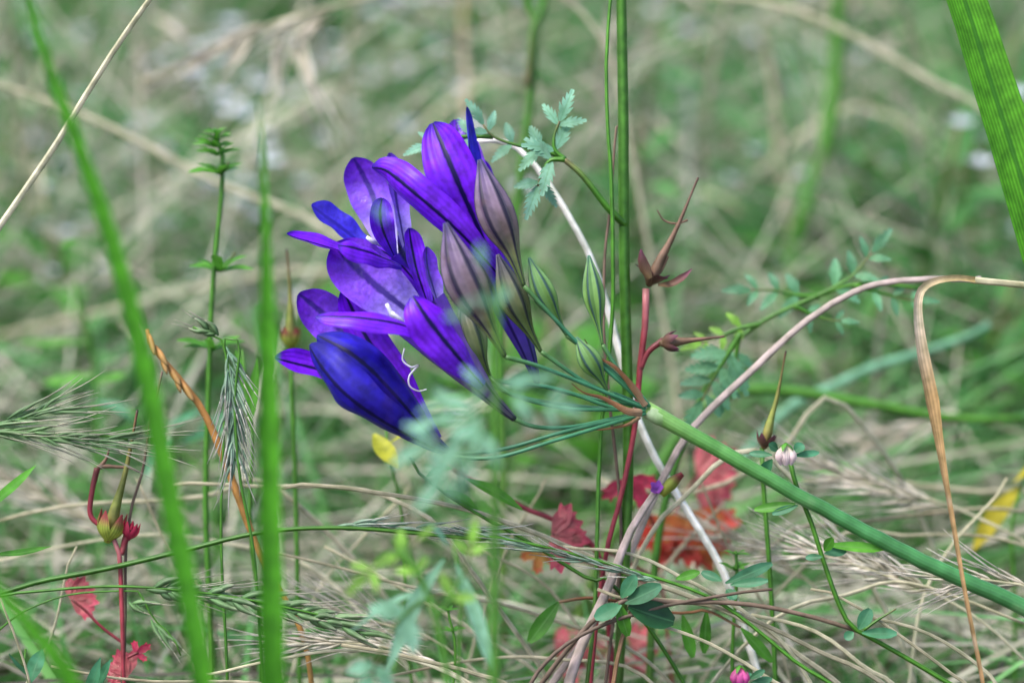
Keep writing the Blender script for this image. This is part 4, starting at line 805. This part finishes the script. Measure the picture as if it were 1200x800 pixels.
# ------------------------------------------------------------------ soft green leaves on the left, yellow leaves
def leaf_plant(label, stem, leaves, mm, mat, w=5, stemmat='stalk_green', name='leafy_herb', flowers=()):
    c = to_ground(PP(stem, mm)); t = thing(name, label, 'plant', c[-1])
    mb = MB(); mb.tube(c, [PX(w * 0.35, mm), PX(w * 0.5, mm), PX(w * 0.5, mm)], seg=6, n=24, wob=0.006); obj('stem', mb, stemmat, t)
    for a, b, ww in leaves:
        p, q = P(*a, mm), P(*b, mm + random.uniform(-12, 12)); mb = MB(); x = PX(ww, mm); L = (q - p).length
        mb.ribbon([p, p.lerp(q, 0.5) + UPV * L * random.uniform(-0.05, 0.12), q], [x * 0.15, x * 0.8, x, x * 0.75, x * 0.08], FACE(0, 0.7, 0.8), n=12, cols=4, cup=0.15, tint=random.random()); obj('leaf', mb, mat, t)
    return t
leaf_plant('soft green narrow-leaved herb behind the long slanting blade', [(88, 330), (100, 380), (108, 440), (112, 520), (115, 700)], [((105, 400), (18, 400), 14), ((108, 440), (50, 448), 18), ((104, 385), (80, 372), 12), ((110, 450), (148, 440), 14), ((100, 285), (70, 290), 12), ((112, 520), (160, 505), 14)], 130, 'leaf_green', 7)
leaf_plant('blurred teal leaves on a thin stem behind the rusty stalk', [(150, 480), (190, 520), (240, 560), (260, 700)], [((190, 500), (240, 480), 14), ((210, 520), (280, 500), 14), ((170, 500), (110, 470), 14), ((230, 500), (290, 470), 12), ((200, 512), (170, 560), 14)], 110, 'clover', 6)
leaf_plant('green seedling leaf standing between the upright blade and the drooping head', [(284, 410), (292, 460), (298, 520), (300, 640)], [((290, 480), (276, 410), 16), ((292, 500), (302, 420), 14)], 30, 'leaf_green', 5)
leaf_plant('soft blue-green lance leaves leaning over the low straws', [(530, 640), (536, 700), (540, 760), (542, 840)], [((520, 655), (452, 790), 20), ((534, 660), (578, 790), 18), ((525, 640), (500, 612), 16), ((522, 690), (410, 740), 9)], -55, 'fern_pale', 5)
leaf_plant('yellowing leaf hanging beside the thick green stem', [(1200, 560), (1185, 600), (1190, 700), (1195, 830)], [((1195, 570), (1140, 645), 26), ((1188, 565), (1215, 540), 22)], 75, 'leaf_yellow', 6)
leaf_plant('small yellow leaf peeping out under the low blue flower', [(452, 500), (460, 540), (475, 620), (480, 800)], [((438, 508), (466, 548), 24), ((455, 520), (480, 505), 12)], 38, 'leaf_yellowgreen', 4)
leaf_plant('narrow green leaf pointing up in the corner above the crimson storksbill', [(-20, 600), (-30, 700), (-30, 830)], [((-20, 600), (42, 545), 14), ((-10, 650), (60, 640), 10)], 2, 'leaf_green', 6)
leaf_plant('grey-green leaves at the foot of the crimson storksbill', [(30, 760), (40, 830)], [((35, 800), (50, 760), 20), ((100, 830), (118, 770), 18), ((110, 810), (130, 772), 14), ((30, 790), (10, 765), 22)], 4, 'clover', 4)

# ------------------------------------------------------------------ plants scattered through the meadow behind: one of each kind, then copies
def copy_tree(root, loc, rz, sc_, label=None, group=None):
    r = root.copy(); C.objects.link(r); r.location = loc; r.rotation_euler = (0, 0, rz); r.scale = (sc_,) * 3
    if label: r['label'] = label
    for ch in root.children:
        k = ch.copy(); C.objects.link(k); k.parent = r
        for g in ch.children:
            d = g.copy(); C.objects.link(d); d.parent = k
    return r
def proto_herb(name, label, group, h, nleaf, lw, ll, mat, nfl, flmat, cat='plant'):
    t = thing(name, label, cat, (0, 0, 0), group); ln = random.uniform(-0.25, 0.25)
    pts = [Vector((0, 0, -0.004)), Vector((ln * h * 0.3, 0.01, h * 0.5)), Vector((ln * h, 0, h))]
    mb = MB(); cc = mb.tube(pts, [0.0012, 0.001, 0.0006], seg=5, n=10, tint=random.random()); obj('stem', mb, 'stalk_green', t)
    for k in range(nleaf):
        f = 0.15 + 0.8 * k / nleaf; p = pts[0].lerp(pts[1], f * 2) if f < 0.5 else pts[1].lerp(pts[2], f * 2 - 1); a = k * 2.4 + random.random()
        d = Vector((math.cos(a), math.sin(a), random.uniform(0.1, 0.8))).normalized(); l = ll * random.uniform(0.6, 1.2)
        mb = MB(); mb.ribbon([p, p + d * l * 0.5 + Vector((0, 0, l * 0.1)), p + d * l], [lw * 0.2, lw, lw * 0.9, lw * 0.1], (Vector((0, 0, 1)) - d * 0.5).normalized(), n=6, cols=2, tint=random.random()); obj('leaf', mb, mat, t)
    for k in range(nfl):
        a = random.uniform(0, 6.3); f = random.uniform(0.55, 1.0); p = pts[1].lerp(pts[2], f * 2 - 1)
        d = Vector((math.cos(a), math.sin(a), random.uniform(0.3, 1.2))).normalized(); q = p + d * random.uniform(0.008, 0.02)
        mb = MB(); mb.tube([p, q], [0.0004, 0.0004], seg=4, n=3); fl = obj('flower', mb, 'stalk_green', t)
        for j in range(5):
            b = j * 1.257; e = Vector((math.cos(b), math.sin(b), 0.4)) * 0.0035
            mb = MB(); mb.ribbon([q, q + e * 0.5, q + e], [0.0008, 0.0026, 0.0022, 0.0006], Vector((0, 0, 1)), n=4, cols=2); obj('petal', mb, flmat, fl)
    return t
def proto_dry(label, group, h, kind):
    t = thing('dry_grass_plant', label, 'grass', (0, 0, 0), group); b = random.uniform(0.2, 0.6)
    pts = [Vector((0, 0, -0.004)), Vector((0.02 * h, 0, h * 0.55)), Vector((b * h * 0.35, 0.02 * h, h * 0.92)), Vector((b * h * 0.8, 0.03 * h, h * (1.0 - 0.25 * b)))]
    mb = MB(); mb.tube(pts, [0.0011, 0.0010, 0.0008, 0.0005], seg=5, n=16, tint=random.random()); obj('stem', mb, 'straw' if kind else 'straw_mauve', t)
    for k in range(2):
        p = pts[0].lerp(pts[1], 0.25 + 0.4 * k); a = random.uniform(0, 6.3); d = Vector((math.cos(a), math.sin(a), 0.9)); l = h * 0.4
        mb = MB(); mb.ribbon([p, p + d * l * 0.5, p + d * l * 0.8 - Vector((0, 0, l * 0.35))], [0.002, 0.0026, 0.002, 0.0003], Vector((-d.x, -d.y, 1)).normalized(), n=8, cols=2, cup=0.2, twist=1.0); obj('leaf', mb, 'straw', t)
    cc = smooth(pts, 30)
    for k in range(6):
        p = cc[20 + int(k * 1.8)]; u = (cc[29] - cc[24]).normalized(); d = (u + Vector((random.uniform(-0.4, 0.4), random.uniform(-0.4, 0.4), random.uniform(-0.7, 0.1)))).normalized(); l = random.uniform(0.014, 0.024)
        mb = MB(); mb.tube([p, p + d * l * 0.5, p + d * l], [0.0003, 0.0016, 0.0014, 0.0003], seg=5, n=7, squash=0.6, tint=random.random())
        for j in range(3):
            e = (d + Vector((random.uniform(-0.25, 0.25),) * 3)).normalized(); mb.tube([p + d * l * 0.8, p + d * l * 0.8 + e * 0.018], [0.0002, 0.0001], seg=3, n=3)
        obj('spikelet', mb, 'spikelet_dry', t)
    return t
HW = 'small blurred herb with tiny white flowers'; HL = 'bushy blurred green herb'; DG = 'blurred dry grass with nodding bristly head'
protos = [(proto_herb('white_flowered_herb', HW, 'white-flowered herbs behind', 0.085, 9, 0.005, 0.018, 'herb', 5, 'petal_white'), 56, 0.88, 1.55),
          (proto_herb('white_flowered_herb', HW, 'white-flowered herbs behind', 0.06, 7, 0.006, 0.020, 'clover', 4, 'petal_white'), 46, 0.86, 1.5),
          (proto_herb('green_herb', HL, 'leafy herbs behind', 0.07, 13, 0.008, 0.028, 'leaf_green', 0, None), 70, 0.82, 1.45),
          (proto_herb('green_herb', HL, 'leafy herbs behind', 0.10, 14, 0.006, 0.024, 'herb', 0, None), 60, 0.84, 1.5),
          (proto_dry(DG, 'dry grass plants behind', 0.17, 1), 30, 0.92, 1.7), (proto_dry(DG, 'dry grass plants behind', 0.14, 0), 22, 0.90, 1.6)]
for root, n, dlo, dhi in protos:
    first = True; base_label = root['label']
    for i in range(n):
        d = random.uniform(dlo, dhi); x = (random.uniform(-0.115, 0.115) if 'white' not in base_label or random.random() < 0.3 else random.uniform(-0.115, 0.0)) * d / S * 1.02
        y = d * math.cos(PITCH) * 1.0 + (CAMZ - d * math.sin(PITCH)) * math.sin(PITCH) * 0 ; loc = (x, y, float(ground_z(x, y)))
        s_ = random.uniform(0.75, 1.25); rz = random.uniform(0, 6.3)
        pj = project(np.array(loc) + np.array((0, 0, 0.04))); lab = base_label + ' beyond ' + near(pj[0], pj[1])
        if first: root['label'] = lab; root.location = loc; root.rotation_euler = (0, 0, rz); first = False
        else: copy_tree(root, loc, rz, s_, lab)
print('objects', len(bpy.data.objects))
